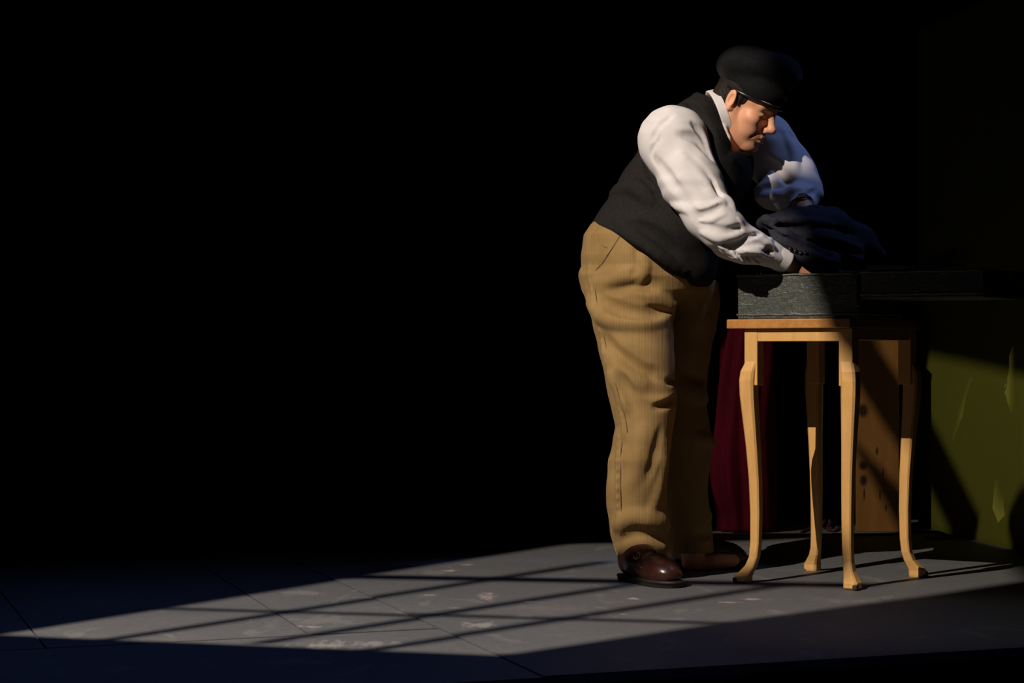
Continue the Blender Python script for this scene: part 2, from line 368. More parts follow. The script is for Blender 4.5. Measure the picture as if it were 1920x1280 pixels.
# ------------------------------------------------------------------ spotlight fixtures with gobo plates (left of the stage, on stands; the second is added)
def pan(x, y):
    """point of the olive flat's face seen at a picture position"""
    n_ = Vector((-d.y, d.x, 0)); q = Vector(((x - 960) / F_PX, 1.0, (HOR - y) / F_PX)); t = (pa.dot(n_)) / q.dot(n_)
    return Vector((0, 0, CAM_H)) + q * t
def fixture(LP, AIM, hole3, bars3, label, ground):
    """hole3: outline of the opening given by the spots of the place it lets light fall on; bars3: (a, b, width) likewise"""
    ax = (AIM - LP).normalized(); ux = ax.cross(Vector((0, 0, 1))).normalized(); uy = ux.cross(ax)
    dist = 0.5
    def tp(v):
        v = Vector(v) - LP; v = v * (dist / v.dot(ax)); return Vector((v.dot(ux), v.dot(uy)))
    hole = [tp(p) for p in hole3]
    root = empty('stage_spotlight', (LP.x, LP.y, ground))
    R = 0.40; th = 0.002
    def W3(x, y, o=0.0): return LP + ax * (dist + o) + ux * x + uy * y
    def ring_pts(off):
        return [Vector((R * math.cos(2*math.pi*k/64), R * math.sin(2*math.pi*k/64))) for k in range(64)]
    bm = bmesh.new()
    es = []
    for loop in (hole, ring_pts(0)):
        vs_ = [bm.verts.new(W3(p.x, p.y)) for p in loop]
        es += [bm.edges.new((vs_[k], vs_[(k+1) % len(vs_)])) for k in range(len(vs_))]
    bmesh.ops.triangle_fill(bm, use_beauty=True, use_dissolve=False, edges=es)
    # throw away whatever was filled inside the opening
    def inside(p):
        c = False
        for k in range(len(hole)):
            a, b = hole[k], hole[k-1]
            if (a.y > p.y) != (b.y > p.y) and p.x < (b.x - a.x) * (p.y - a.y) / (b.y - a.y) + a.x: c = not c
        return c
    kill = []
    for f_ in bm.faces:
        m_ = f_.calc_center_median() - LP
        if inside(Vector((m_.dot(ux), m_.dot(uy)))): kill.append(f_)
    bmesh.ops.delete(bm, geom=kill, context='FACES')
    r_ = bmesh.ops.extrude_face_region(bm, geom=bm.faces[:])
    bmesh.ops.translate(bm, vec=ax * th, verts=[v for v in r_['geom'] if isinstance(v, bmesh.types.BMVert)])
    gob = keep(bm_obj('gobo_plate', bm, M['darkmetal']), root)
    for p, q, wf in bars3:
        p, q = Vector(p), Vector(q); a, b = tp(p), tp(q); dl = (b - a).normalized(); nn = Vector((-dl.y, dl.x))
        hw = 0.5 * wf * dist / ((p + q) / 2 - LP).dot(ax)
        bm = bmesh.new(); c = [a + nn*hw, a - nn*hw, b - nn*hw, b + nn*hw]
        v0 = [bm.verts.new(W3(x.x, x.y, -0.001)) for x in c]; v1 = [bm.verts.new(W3(x.x, x.y, 0.001)) for x in c]
        bm.faces.new(v0); bm.faces.new(v1[::-1])
        for k in range(4): bm.faces.new((v0[k], v1[k], v1[(k+1) % 4], v0[(k+1) % 4]))
        keep(bm_obj('gobo_bar', bm, M['darkmetal']), gob)
    bm = bmesh.new(); add_tube(bm, [LP - ax*0.16, LP - ax*0.15, LP + ax*0.1, LP + ax*(dist - 0.004), LP + ax*(dist + 0.04)], [0.10, 0.16, 0.30, 0.402, 0.402], 64, cap=False)
    bmesh.ops.solidify(bm, geom=bm.faces[:], thickness=0.004)
    keep(bm_obj('housing', bm, M['darkmetal'], smooth=True), root)
    bm = bmesh.new(); add_tube(bm, [LP - ax*0.161, LP - ax*0.175], [0.10, 0.09], 32); keep(bm_obj('back_cap', bm, M['darkmetal']), root)
    base = Vector((LP.x, LP.y, 0)) - Vector((ax.x, ax.y, 0)).normalized() * 0.30
    bm = bmesh.new(); add_tube(bm, [Vector((base.x, base.y, ground + 0.04)), Vector((base.x, base.y, LP.z + 0.15))], 0.024, 16); keep(bm_obj('stand_pole', bm, M['darkmetal'], smooth=True), root)
    bm = bmesh.new(); add_tube(bm, [Vector((base.x, base.y, ground)), Vector((base.x, base.y, ground + 0.04))], [0.32, 0.30], 32); keep(bm_obj('stand_base', bm, M['darkmetal']), root)
    bm = bmesh.new(); add_tube(bm, [Vector((base.x, base.y, LP.z + 0.1)), LP - ax*0.17], 0.02, 10); keep(bm_obj('yoke', bm, M['darkmetal']), root)
    tag(root, label, 'spotlight')
def FL(x, y): return Vector((x, y, 0))
def ext(x0, y0, x1, y1, t):
    a, b = G(x0, y0), G(x1, y1); return a + (b - a) * t
fixture(KEY, KEY_AIM,
    [G(-2, 1188), G(480, 1208), G(950, 1227), G(1340, 1169), G(1740, 1116), FL(1.50, 6.55), FL(1.56, 7.06), FL(1.71, 7.37), FL(1.88, 7.68), FL(1.80, 7.88), FL(1.92, 8.15), FL(2.10, 8.28), FL(2.20, 8.24), FL(2.44, 8.54), FL(2.54, 8.72), FL(2.40, 8.84), FL(2.14, 8.76), FL(1.53, 8.345), FL(1.17, 8.07), FL(0.85, 7.92), G(1067, 1020), G(640, 1086)],  # far edge shaped to the person's outline to keep key light off the flat
    [(G(200, 1197), ext(207, 1195, 1140, 1052, 1.0), 0.058), (G(480, 1204), G(1185, 1095), 0.058), (G(690, 1217), G(1480, 1094), 0.058),
     (G(305, 1138), G(1345, 1168), 0.040), (G(630, 1080), G(1640, 1098), 0.095)],
    'black stage spotlight with window-pane gobo on tall stand before the stage', -0.9)
cl = lambda x, y: P(x, y, 8.26)
fixture(SET, SET_AIM,
    [cl(1300, 1000), cl(1300, 600), P(1600, 600, 8.30), P(1690, 600, 8.36), pan(1700, 657), pan(1820, 681), pan(1945, 711), pan(1945, 890), pan(1912, 915), pan(1893, 955), pan(1889, 990), pan(1899, 1036), pan(1870, 1030), pan(1780, 1004), pan(1715, 988), P(1690, 1003, 8.30), P(1600, 1003, 8.26)],  # added opening, notched at the right to shape a dark blob on the flat
    [(P(1630, 630, 8.36), pan(1727, 818), 0.085), (pan(1715, 790), pan(1828, 1020), 0.15)],  # bars placed to throw the dark slanted band on box and flat
    'added unseen black spotlight with shaped gobo on tall stand at stage left edge', -0.003)

# ================================================================== TABLE
TC = Vector((0.950, 6.320, 0)); TA = math.radians(-34)
# table axes: +x local runs from leg A (left) to C (right, near); +y local runs away to the right
def table_local(x, y, z=0.0):
    c, s = math.cos(TA), math.sin(TA)
    return Vector((TC.x + c*x - s*y, TC.y + s*x + c*y, z))
TW, TD, TZ = 0.300, 0.400, 0.762        # leg spacing, height
def tx(px, ly):
    """local x on the line of local y = ly that stands at picture column px"""
    c, s = math.cos(TA), math.sin(TA); r = (px - 960) / F_PX
    return (r * (TC.y + ly*c) - (TC.x - ly*s)) / (c - r*s)
def leg_bm(sx, sy):
    """cabriole leg standing at local origin; sx, sy: outward signs"""
    bm = bmesh.new(); h = 0.021
    add_box(bm, (-h, -h, 0.571), (h, h, 0.7345), bevel=0.0015, seg=1)
    prof = [  # z, outward offset of centre, half width
        (0.0, 0.020, 0.017), (0.006, 0.023, 0.0215), (0.020, 0.0225, 0.0215), (0.032, 0.016, 0.0185), (0.050, 0.006, 0.0150), (0.075, -0.001, 0.0137), (0.115, -0.004, 0.0140),
        (0.20, -0.005, 0.0150), (0.30, -0.003, 0.0162), (0.40, 0.002, 0.0180), (0.48, 0.007, 0.0205), (0.54, 0.0105, 0.0225), (0.585, 0.0115, 0.0230), (0.612, 0.009, 0.0225), (0.628, 0.004, 0.0212), (0.640, 0.0005, 0.0205), (0.655, 0.0, 0.0206), (0.70, 0.0, 0.0206)]
    rings = []
    zs = [p[0] for p in prof]
    fine = sorted(set(zs + list(np.linspace(0, 0.70, 60))))
    for z in fine:
        o = np.interp(z, zs, [p[1] for p in prof]); hw = np.interp(z, zs, [p[2] for p in prof])
        cx = o * sx; cy = o * sy; ch = hw * 0.28
        # lean of the long shank as in the photograph is part of the leg's own curve
        q = [(hw, -hw+ch), (hw, hw-ch), (hw-ch, hw), (-hw+ch, hw), (-hw, hw-ch), (-hw, -hw+ch), (-hw+ch, -hw), (hw-ch, -hw)]
        rings.append([(cx + x, cy + y, z) for x, y in q])
    add_loft(bm, rings)
    return bm
def make_table():
    t = empty('side_table', table_local(0, 0), TA)
    for x, y, sx, sy in ((-TW, 0, -1, -1), (0, 0, 1, -1), (-TW, TD, -1, 1), (0, TD, 1, 1)):
        lg = bm_obj('leg', leg_bm(sx, sy), M['maple'], t, smooth=False); lg.location = (x, y, 0)
        for p in lg.data.polygons: p.use_smooth = False
        m = lg.modifiers.new('soft_edges', 'BEVEL'); m.width = 0.0012; m.segments = 1; m.limit_method = 'ANGLE'
        # worn dark tip of the foot
        tip = bm_obj('foot_tip', box_bm((-0.007, -0.007, 0.002), (0.007, 0.007, 0.016), 0.002, 1), M['rubber'], lg)
        tip.location = (sx * 0.0395, sy * 0.0395, 0)
    h = 0.0205
    bm_obj('apron', box_bm((-TW + 0.0212, -h + 0.0005, 0.698), (-0.0212, -h + 0.0185, 0.7345), 0.001, 1), M['maple'], t)
    bm_obj('apron', box_bm((-TW + 0.0212, TD + h - 0.021, 0.702), (-0.0212, TD + h - 0.003, 0.7345), 0.001, 1), M['maple'], t)
    bm_obj('apron', box_bm((h - 0.021, 0.0212, 0.702), (h - 0.003, TD - 0.0212, 0.7345), 0.001, 1), M['maple'], t)
    bm_obj('apron', box_bm((-TW - h + 0.003, 0.0212, 0.702), (-TW - h + 0.021, TD - 0.0212, 0.7345), 0.001, 1), M['maple'], t)
    bm_obj('table_top', box_bm((tx(1362, -0.038), -0.038, 0.735), (tx(1594, -0.038), TD + 0.038, TZ), 0.003, 2), M['topwood'], t)
    tag(t, 'small honey coloured wooden side table with four curved cabriole legs', 'table')
make_table()

# ------------------------------------------------------------------ suitcase
def make_case():
    o = table_local(0.0, 0.0, TZ + 0.0005); t = empty('suitcase', o, TA)
    x0, x1, y0, y1, hz = tx(1383, -0.026), tx(1607, -0.026), -0.026, 0.28, 0.128
    th = 0.010
    def tray(name, x0, x1, y0, y1, z0, z1, parent):
        bm = bmesh.new()
        add_box(bm, (x0, y0, z0), (x1, y0 + th, z1), bevel=0.0035); add_box(bm, (x0, y1 - th, z0), (x1, y1, z1), bevel=0.0035)
        add_box(bm, (x0, y0 + 0.002, z0), (x0 + th, y1 - 0.002, z1), bevel=0.0035); add_box(bm, (x1 - th, y0 + 0.002, z0), (x1, y1 - 0.002, z1), bevel=0.0035)
        add_box(bm, (x0 + 0.001, y0 + 0.001, z0), (x1 - 0.001, y1 - 0.001, z0 + 0.012), bevel=0.003)
        # slightly bulged, used leather
        for v in bm.verts:
            v.co.y += 0.0025 * math.sin((v.co.x - x0) / (x1 - x0) * 3.1) * (-1 if v.co.y < (y0 + y1) / 2 else 1) * 0.5
        b = bm_obj(name, bm, M['case'], parent, smooth=False)
        bm = bmesh.new(); add_box(bm, (x0 + th, y0 + th, z0 + 0.0125), (x1 - th, y1 - th, z0 + 0.016)); bm_obj('lining', bm, M['lining'], b)
        # rolled seams along the edges
        for z in (z0 + 0.012, z1 - 0.003):
            bm = bmesh.new(); c = 0.003
            loop = [(x0 - 0.001, y0 - 0.001, z), (x1 + 0.001, y0 - 0.001, z), (x1 + 0.001, y1 + 0.001, z), (x0 - 0.001, y1 + 0.001, z)]
            for i in range(4):
                a, e = Vector(loop[i]), Vector(loop[(i+1) % 4]); k = 14
                add_tube(bm, [a.lerp(e, q / k) + Vector((0, 0, 0.0012 * math.sin(q * 2.1 + i))) for q in range(k + 1)], c, 8)
            bm_obj('piping', bm, M['wornedge'], b, smooth=True)
        return b
    base = tray('base', x0, x1, y0, y1, 0.0, hz, t)
    lx0 = x1 + 0.012
    lid = tray('lid', lx0, tx(1845, y0), y0, y1, hz - 0.075, hz + 0.002, t)
    for yy in (y0 + 0.03, y1 - 0.05):
        bm = bmesh.new(); add_tube(bm, [Vector((x1 + 0.006, yy, hz - 0.004)), Vector((x1 + 0.006, yy + 0.04, hz - 0.004))], 0.0055, 10); bm_obj('hinge', bm, M['brass'], t, smooth=True)
    for xx in (x0 + 0.062, x0 + 0.073):
        bm = bmesh.new(); bmesh.ops.create_uvsphere(bm, u_segments=10, v_segments=6, radius=0.0032); bmesh.ops.translate(bm, vec=(xx, y0 + 0.004, hz + 0.0015), verts=bm.verts)
        bm_obj('stud', bm, M['metal'], base, smooth=True)
    bm = bmesh.new(); bmesh.ops.create_uvsphere(bm, u_segments=10, v_segments=6, radius=0.003); bmesh.ops.translate(bm, vec=(x1 + 0.001, y0 + 0.004, 0.034), verts=bm.verts)
    bm_obj('stud', bm, M['metal'], base, smooth=True)
    # stitching thread ends hanging from the front lower edge
    for xx, l in ((x0 + 0.02, 0.012), (x0 + 0.055, 0.016), (x0 + 0.012, 0.01)):
        bm = bmesh.new(); add_tube(bm, [Vector((xx, y0 - 0.004, 0.014)), Vector((xx - 0.002, y0 - 0.006, 0.014 - l * 0.6)), Vector((xx - 0.005, y0 - 0.006, 0.016 - l))], 0.0006, 5)
        bm_obj('loose_thread', bm, M['stitch'], base)
    tag(t, 'open black leather suitcase with worn edges on the small table', 'suitcase')
    return (x0, x1, y0, y1, hz, lx0)
CASE = make_case()

# ------------------------------------------------------------------ brush on the lid
def make_brush():
    x0, x1, y0, y1, hz, lx0 = CASE
    z = TZ + 0.0005 + hz + 0.0055
    t = empty('hand_brush', table_local(lx0 + 0.02, y0 + 0.01, z), TA)
    bm = bmesh.new(); add_box(bm, (0.0, -0.014, 0.0), (0.145, 0.016, 0.014), bevel=0.005, seg=3)
    for v in bm.verts: v.co.z += 0.004 * math.sin(v.co.x * 21)
    bm_obj('handle', bm, M['brush'], t, smooth=True)
    rng = np.random.RandomState(4)
    bm = bmesh.new()
    for i in range(70):
        u = rng.rand(); s = rng.rand() - 0.5
        a = Vector((0.142, s * 0.026, 0.004 + 0.006 * u)); l = 0.11 + 0.05 * rng.rand()
        e = Vector((0.142 + l, s * 0.10, 0.006 + u * 0.055)); m_ = a.lerp(e, 0.5) + Vector((0, 0, 0.006 * (u - 0.2)))
        add_tube(bm, [a, m_, e], [0.0011, 0.0009, 0.0004], 4)
    o = bm_obj('bristles', bm, M['bristle'], t); o['kind'] = 'stuff'
    tag(t, 'dark hand brush with flared bristles lying on the open suitcase lid', 'brush')
make_brush()

# ------------------------------------------------------------------ cables on the floor
def cable(name, pts, r, mat, label):
    bm = bmesh.new(); add_tube(bm, catmull(pts, 10), r, 8); o = bm_obj(name, bm, mat, smooth=True)
    tag(o, label, 'cable')
def gz(x, y, z): p = G(x, y); p.z = z; return p
cable('power_cable', [gz(1560, 1004, .0055), gz(1612, 1005, .0055), gz(1665, 1004, .0055), gz(1700, 1001, .0055), gz(1730, 999, .0055), gz(1758, 1000, .0055), gz(1776, 1006, .0055), gz(1768, 1012, .0055), gz(1735, 1011, .0055)], 0.005, M['cable'], 'thin black cable lying on the stage before the pine box')
cable('red_cable', [gz(1503, 999, .006), gz(1520, 994, .006), gz(1540, 992, .012), gz(1548, 987, .03), gz(1556, 989, .022), gz(1552, 995, .007), gz(1566, 997, .006), gz(1574, 991, .006)], 0.006, M['redcable'], 'reddish looped cable on the stage behind the table legs')

# ------------------------------------------------------------------ red cloth behind the table
def red_cloth():
    Y0 = 8.35; bm = bmesh.new()
    zs = np.linspace(0.0, 0.80, 60); n = 220; rings = []
    for z in zs:
        u = z / 0.80
        cx = (P(1398, 700, Y0).x * (1 - 0.0) ) + 0.004 * math.sin(z * 9)
        ring = []
        for k in range(n):
            a = 2 * math.pi * k / n
            rx = 0.108 - 0.030 * u * (1 if math.cos(a) < 0 else 0.1); ry = 0.10
            fold = 0.0
            lf = max(0.0, -math.cos(a))                       # deeper folds on the left side
            fold += (0.004 + 0.022 * lf * (1 - 0.55 * u)) * math.sin(a * 9 + 2.2 * math.sin(z * 5.0) + 0.6)
            fold += 0.006 * math.sin(a * 5 + z * 6)
            bulge = 0.030 * lf * math.exp(-((z - 0.24) / 0.13) ** 2) - 0.03 * lf * math.exp(-((z - 0.03) / 0.07) ** 2)
            r = 1.0 + (fold + bulge) / 0.105
            top = 1.0 if z < 0.74 else math.sqrt(max(0.02, 1 - ((z - 0.74) / 0.065) ** 2))
            ring.append((cx + rx * r * math.cos(a) * top, Y0 + ry * r * math.sin(a) * top, z))
        rings.append(ring)
    add_loft(bm, rings)
    o = bm_obj('red_cloth', bm, M['red'], smooth=True)
    tag(o, 'dark red cloth hanging in folds behind the table legs', 'cloth')
red_cloth()

# ================================================================== SDF MODELLER
def fl(v): return np.float32(v)
class Field:
    soft = 0.0
    def __init__(s, ax, ay, az):
        s.ax = [np.asarray(a, np.float32) for a in (ax, ay, az)]
        s.D = np.full([len(a) for a in s.ax], 0.3, np.float32)
    def sl(s, lo, hi):
        r = []
        for i in range(3):
            a = max(0, int(np.searchsorted(s.ax[i], lo[i])) - 1); b = min(len(s.ax[i]), int(np.searchsorted(s.ax[i], hi[i])) + 1)
            if b <= a: return None
            r.append(slice(a, b))
        return tuple(r)
    def op(s, fn, lo, hi, k=0.01, mode='add'):
        m = k + 0.02
        q = s.sl([lo[i] - m for i in range(3)], [hi[i] + m for i in range(3)])
        if q is None: return
        X = s.ax[0][q[0]][:, None, None]; Y = s.ax[1][q[1]][None, :, None]; Z = s.ax[2][q[2]][None, None, :]
        d = fn(X, Y, Z).astype(np.float32); A = s.D[q]
        if mode == 'add':
            h = np.maximum(k - np.abs(A - d), 0) / max(k, 1e-6); s.D[q] = np.minimum(A, d) - h*h*k*0.25
        else:                                   # carve
            d = -d; h = np.maximum(k - np.abs(A - d), 0) / max(k, 1e-6); s.D[q] = np.maximum(A, d) + h*h*k*0.25
    def cone(s, a, b, ra, rb, k=0.01, mode='add'):
        a = np.array(a, np.float32); b = np.array(b, np.float32); ba = b - a; L = max(float(ba @ ba), 1e-9); R = max(ra, rb)
        def fn(X, Y, Z):
            px, py, pz = X - a[0], Y - a[1], Z - a[2]
            t = np.clip((px*ba[0] + py*ba[1] + pz*ba[2]) / fl(L), 0, 1)
            return np.sqrt((px - t*ba[0])**2 + (py - t*ba[1])**2 + (pz - t*ba[2])**2) - (fl(ra) + t*fl(rb - ra))
        s.op(fn, np.minimum(a, b) - R, np.maximum(a, b) + R, k, mode)
    def chain(s, pts, rs, k=0.02, mode='add'):
        for i in range(len(pts) - 1): s.cone(pts[i], pts[i+1], rs[i], rs[i+1], k, mode)
    def ell(s, c, r, M3=None, k=0.01, mode='add'):
        """ellipsoid; M3 rows are the local axes in world space"""
        c = np.array(c, np.float32); r = np.array(r, np.float32); A = np.eye(3, dtype=np.float32) if M3 is None else np.array(M3, np.float32); R = float(r.max())
        def fn(X, Y, Z):
            px, py, pz = X - c[0], Y - c[1], Z - c[2]
            l = [A[i][0]*px + A[i][1]*py + A[i][2]*pz for i in range(3)]
            k0 = np.sqrt((l[0]/r[0])**2 + (l[1]/r[1])**2 + (l[2]/r[2])**2); k1 = np.sqrt((l[0]/r[0]**2)**2 + (l[1]/r[1]**2)**2 + (l[2]/r[2]**2)**2)
            return k0 * (k0 - 1) / np.maximum(k1, 1e-6)
        s.op(fn, c - R, c + R, k, mode)
    def halfspace(s, p, n, k=0.004):
        """carve away everything on the +n side of p"""
        n = Vector(n).normalized()
        def fn(X, Y, Z): return -((X - p[0])*n[0] + (Y - p[1])*n[1] + (Z - p[2])*n[2])
        s.op(fn, [a[0] for a in s.ax], [a[-1] for a in s.ax], k, 'carve')
    def rings(s, rows, k=0.02, mode='add'):
        """stack of horizontal ellipses, rows (z, cx, cy, rx, ry) by rising z"""
        R = np.array(sorted(rows), np.float32)
        lo = [float((R[:,1]-R[:,3]).min()), float((R[:,2]-R[:,4]).min()), float(R[0,0])]; hi = [float((R[:,1]+R[:,3]).max()), float((R[:,2]+R[:,4]).max()), float(R[-1,0])]
        def fn(X, Y, Z):
            z = Z.ravel(); it = [np.interp(z, R[:,0], R[:,i]).astype(np.float32)[None, None, :] for i in range(1, 5)]
            px, py = X - it[0], Y - it[1]; m = np.minimum(it[2], it[3])
            k0 = np.sqrt((px/it[2])**2 + (py/it[3])**2); k1 = np.sqrt((px/it[2]**2)**2 + (py/it[3]**2)**2)
            d = np.where(k0 < 0.2, -m, k0*(k0-1)/np.maximum(k1, 1e-5))
            dz = np.maximum(R[0,0] - Z, Z - R[-1,0])
            return np.maximum(d, dz + 0*d)
        s.op(fn, lo, hi, k, mode)
    def warp(s, fn):
        """add a displacement (metres, positive swells) near the surface"""
        X = s.ax[0][:, None, None]; Y = s.ax[1][None, :, None]; Z = s.ax[2][None, None, :]
        s.D -= fn(X, Y, Z).astype(np.float32)
    def hit(s, x, y, y0=6.0, y1=7.3):
        """surface point seen along the picture ray"""
        Ys = np.arange(y0, y1, 0.002); X = (x - 960) * Ys / F_PX; Z = CAM_H + (HOR - y) * Ys / F_PX
        I = [np.clip(np.searchsorted(s.ax[i], v), 0, len(s.ax[i]) - 1) for i, v in enumerate((X, Ys, Z))]
        ins = (s.D[I[0], I[1], I[2]] < 0) & (X > s.ax[0][0]) & (X < s.ax[0][-1]) & (Ys > s.ax[1][0]) & (Ys < s.ax[1][-1]) & (Z > s.ax[2][0]) & (Z < s.ax[2][-1])
        j = np.argmax(ins)
        if not ins[j]: return None
        return Vector((X[j], Ys[j], Z[j]))
    def fold(s, pix, r=0.012, k=0.02, mode='add', depth=0.0, taper=True, soft=None):
        """soft fold (add) or crease (carve) drawn along picture points on the front surface"""
        p = [s.hit(*q) for q in pix]; p = [q for q in p if q is not None]
        if len(p) < 2: return
        p = catmull(p, 4); n = len(p)
        soft = s.soft if soft is None else soft
        depth = depth + r * soft * (1 if mode == 'add' else -1)
        p = [q + Vector((0, depth, 0)) for q in p]
        for i in range(n - 1):
            def rr(i):
                u = i / (n - 1); return r * (0.35 + 0.65 * math.sin(math.pi * min(max(u, 0.03), 0.97))**0.6) if taper else r
            s.cone(p[i], p[i+1], rr(i), rr(i+1), k, mode)
    def mesh(s, name):
        D = s.D; nx, ny, nz = D.shape; ins = D < 0
        c = ins[:-1, :-1, :-1].astype(np.int8)
        cnt = np.zeros((nx-1, ny-1, nz-1), np.int8)
        for a in (0, 1):
            for b in (0, 1):
                for e in (0, 1): cnt += ins[a:nx-1+a, b:ny-1+b, e:nz-1+e]
        I = np.nonzero((cnt > 0) & (cnt < 8)); N = len(I[0])
        acc = np.zeros((N, 3), np.float64); num = np.zeros(N)
        i, j, k = I; off = [(0,0,0),(1,0,0),(0,1,0),(1,1,0),(0,0,1),(1,0,1),(0,1,1),(1,1,1)]
        val = [D[i+o[0], j+o[1], k+o[2]].astype(np.float64) for o in off]
        pos = [np.stack([s.ax[0][i+o[0]], s.ax[1][j+o[1]], s.ax[2][k+o[2]]], 1).astype(np.float64) for o in off]
        for a in range(8):
            for b in range(a+1, 8):
                if sum(abs(off[a][q]-off[b][q]) for q in range(3)) != 1: continue
                cr = (val[a] < 0) != (val[b] < 0)
                t = np.where(cr, val[a] / np.where(cr, val[a]-val[b], 1), 0)[:, None]
                acc += np.where(cr[:, None], pos[a] + (pos[b]-pos[a])*t, 0); num += cr
        V = acc / num[:, None]
        vid = np.full((nx-1, ny-1, nz-1), -1, np.int32); vid[I] = np.arange(N, dtype=np.int32)
        Q = []
        for axis in range(3):
            sh = [slice(1, -1)] * 3; sh[axis] = slice(0, -1); sh2 = [slice(1, -1)] * 3; sh2[axis] = slice(1, None)
            A = ins[tuple(sh)]; B = ins[tuple(sh2)]; E = np.nonzero(A != B); flip = B[E]
            e = list(E); u, v = (axis+1) % 3, (axis+2) % 3
            e[u] = e[u] + 1; e[v] = e[v] + 1
            def cell(du, dv):
                q = list(e); q[u] = q[u] - du; q[v] = q[v] - dv; return vid[q[0], q[1], q[2]]
            quad = np.stack([cell(1, 1), cell(0, 1), cell(0, 0), cell(1, 0)], 1)
            quad[flip] = quad[flip][:, ::-1]; Q.append(quad)
        Q = np.concatenate(Q); Q = Q[(Q >= 0).all(1)]
        me = bpy.data.meshes.new(name)
        me.vertices.add(len(V)); me.vertices.foreach_set('co', V.astype(np.float32).ravel())
        me.loops.add(len(Q)*4); me.loops.foreach_set('vertex_index', Q.astype(np.int32).ravel())
        me.polygons.add(len(Q)); me.polygons.foreach_set('loop_start', np.arange(0, len(Q)*4, 4, dtype=np.int32))
        me.polygons.foreach_set('use_smooth', np.ones(len(Q), bool))
        me.update(calc_edges=True)
        return me
def uni(lo, hi, h): return np.arange(lo, hi + h, h)
def stretched(parts):
    """axis made of stretches (lo, hi, step)"""
    out = []
    for lo, hi, h in parts:
        n = max(1, int(round((hi - lo) / h))); out.append(np.linspace(lo, hi, n + 1)[:-1])
    out.append([parts[-1][1]]); return np.concatenate(out)

# ================================================================== PERSON
PER = empty('person', (0.42, 6.62, 0.0))
tag(PER, 'person in black beret, dark vest and tan corduroys bending over the open suitcase', 'person')
def own(name, me, mat, parent=PER):
    o = link(name, me, mat); keep(o, parent); return o

# head frame -----------------------------------------------------------------
pit, yaw = math.radians(27), math.radians(30)
HF = Vector((math.cos(pit)*math.cos(yaw), -math.cos(pit)*math.sin(yaw), -math.sin(pit))).normalized()
HS_ = Vector((-math.sin(yaw), -math.cos(yaw), 0)).normalized()          # towards the camera: his right side
HU = HS_.cross(HF).normalized()
if HU.z < 0: HU = -HU
HO = P(1371, 187, 6.515) - (HF*(-0.008) + HS_*0.08 + HU*0.006)
def H(x, y, z): return HO + HF*x + HS_*y + HU*z
HM = [list(HF), list(HS_), list(HU)]

# joints
SHR, SHL = P(1264, 266, 6.46), P(1432, 275, 6.74)
ELR, ELL = P(1346, 422, 6.335), P(1484, 346, 6.70)
WRR, WRL = P(1466, 484, 6.425), P(1506, 391, 6.56)
T0, T1, T2, T3 = P(1217, 470, 6.64), P(1264, 385, 6.63), P(1308, 300, 6.60), P(1334, 222, 6.60)

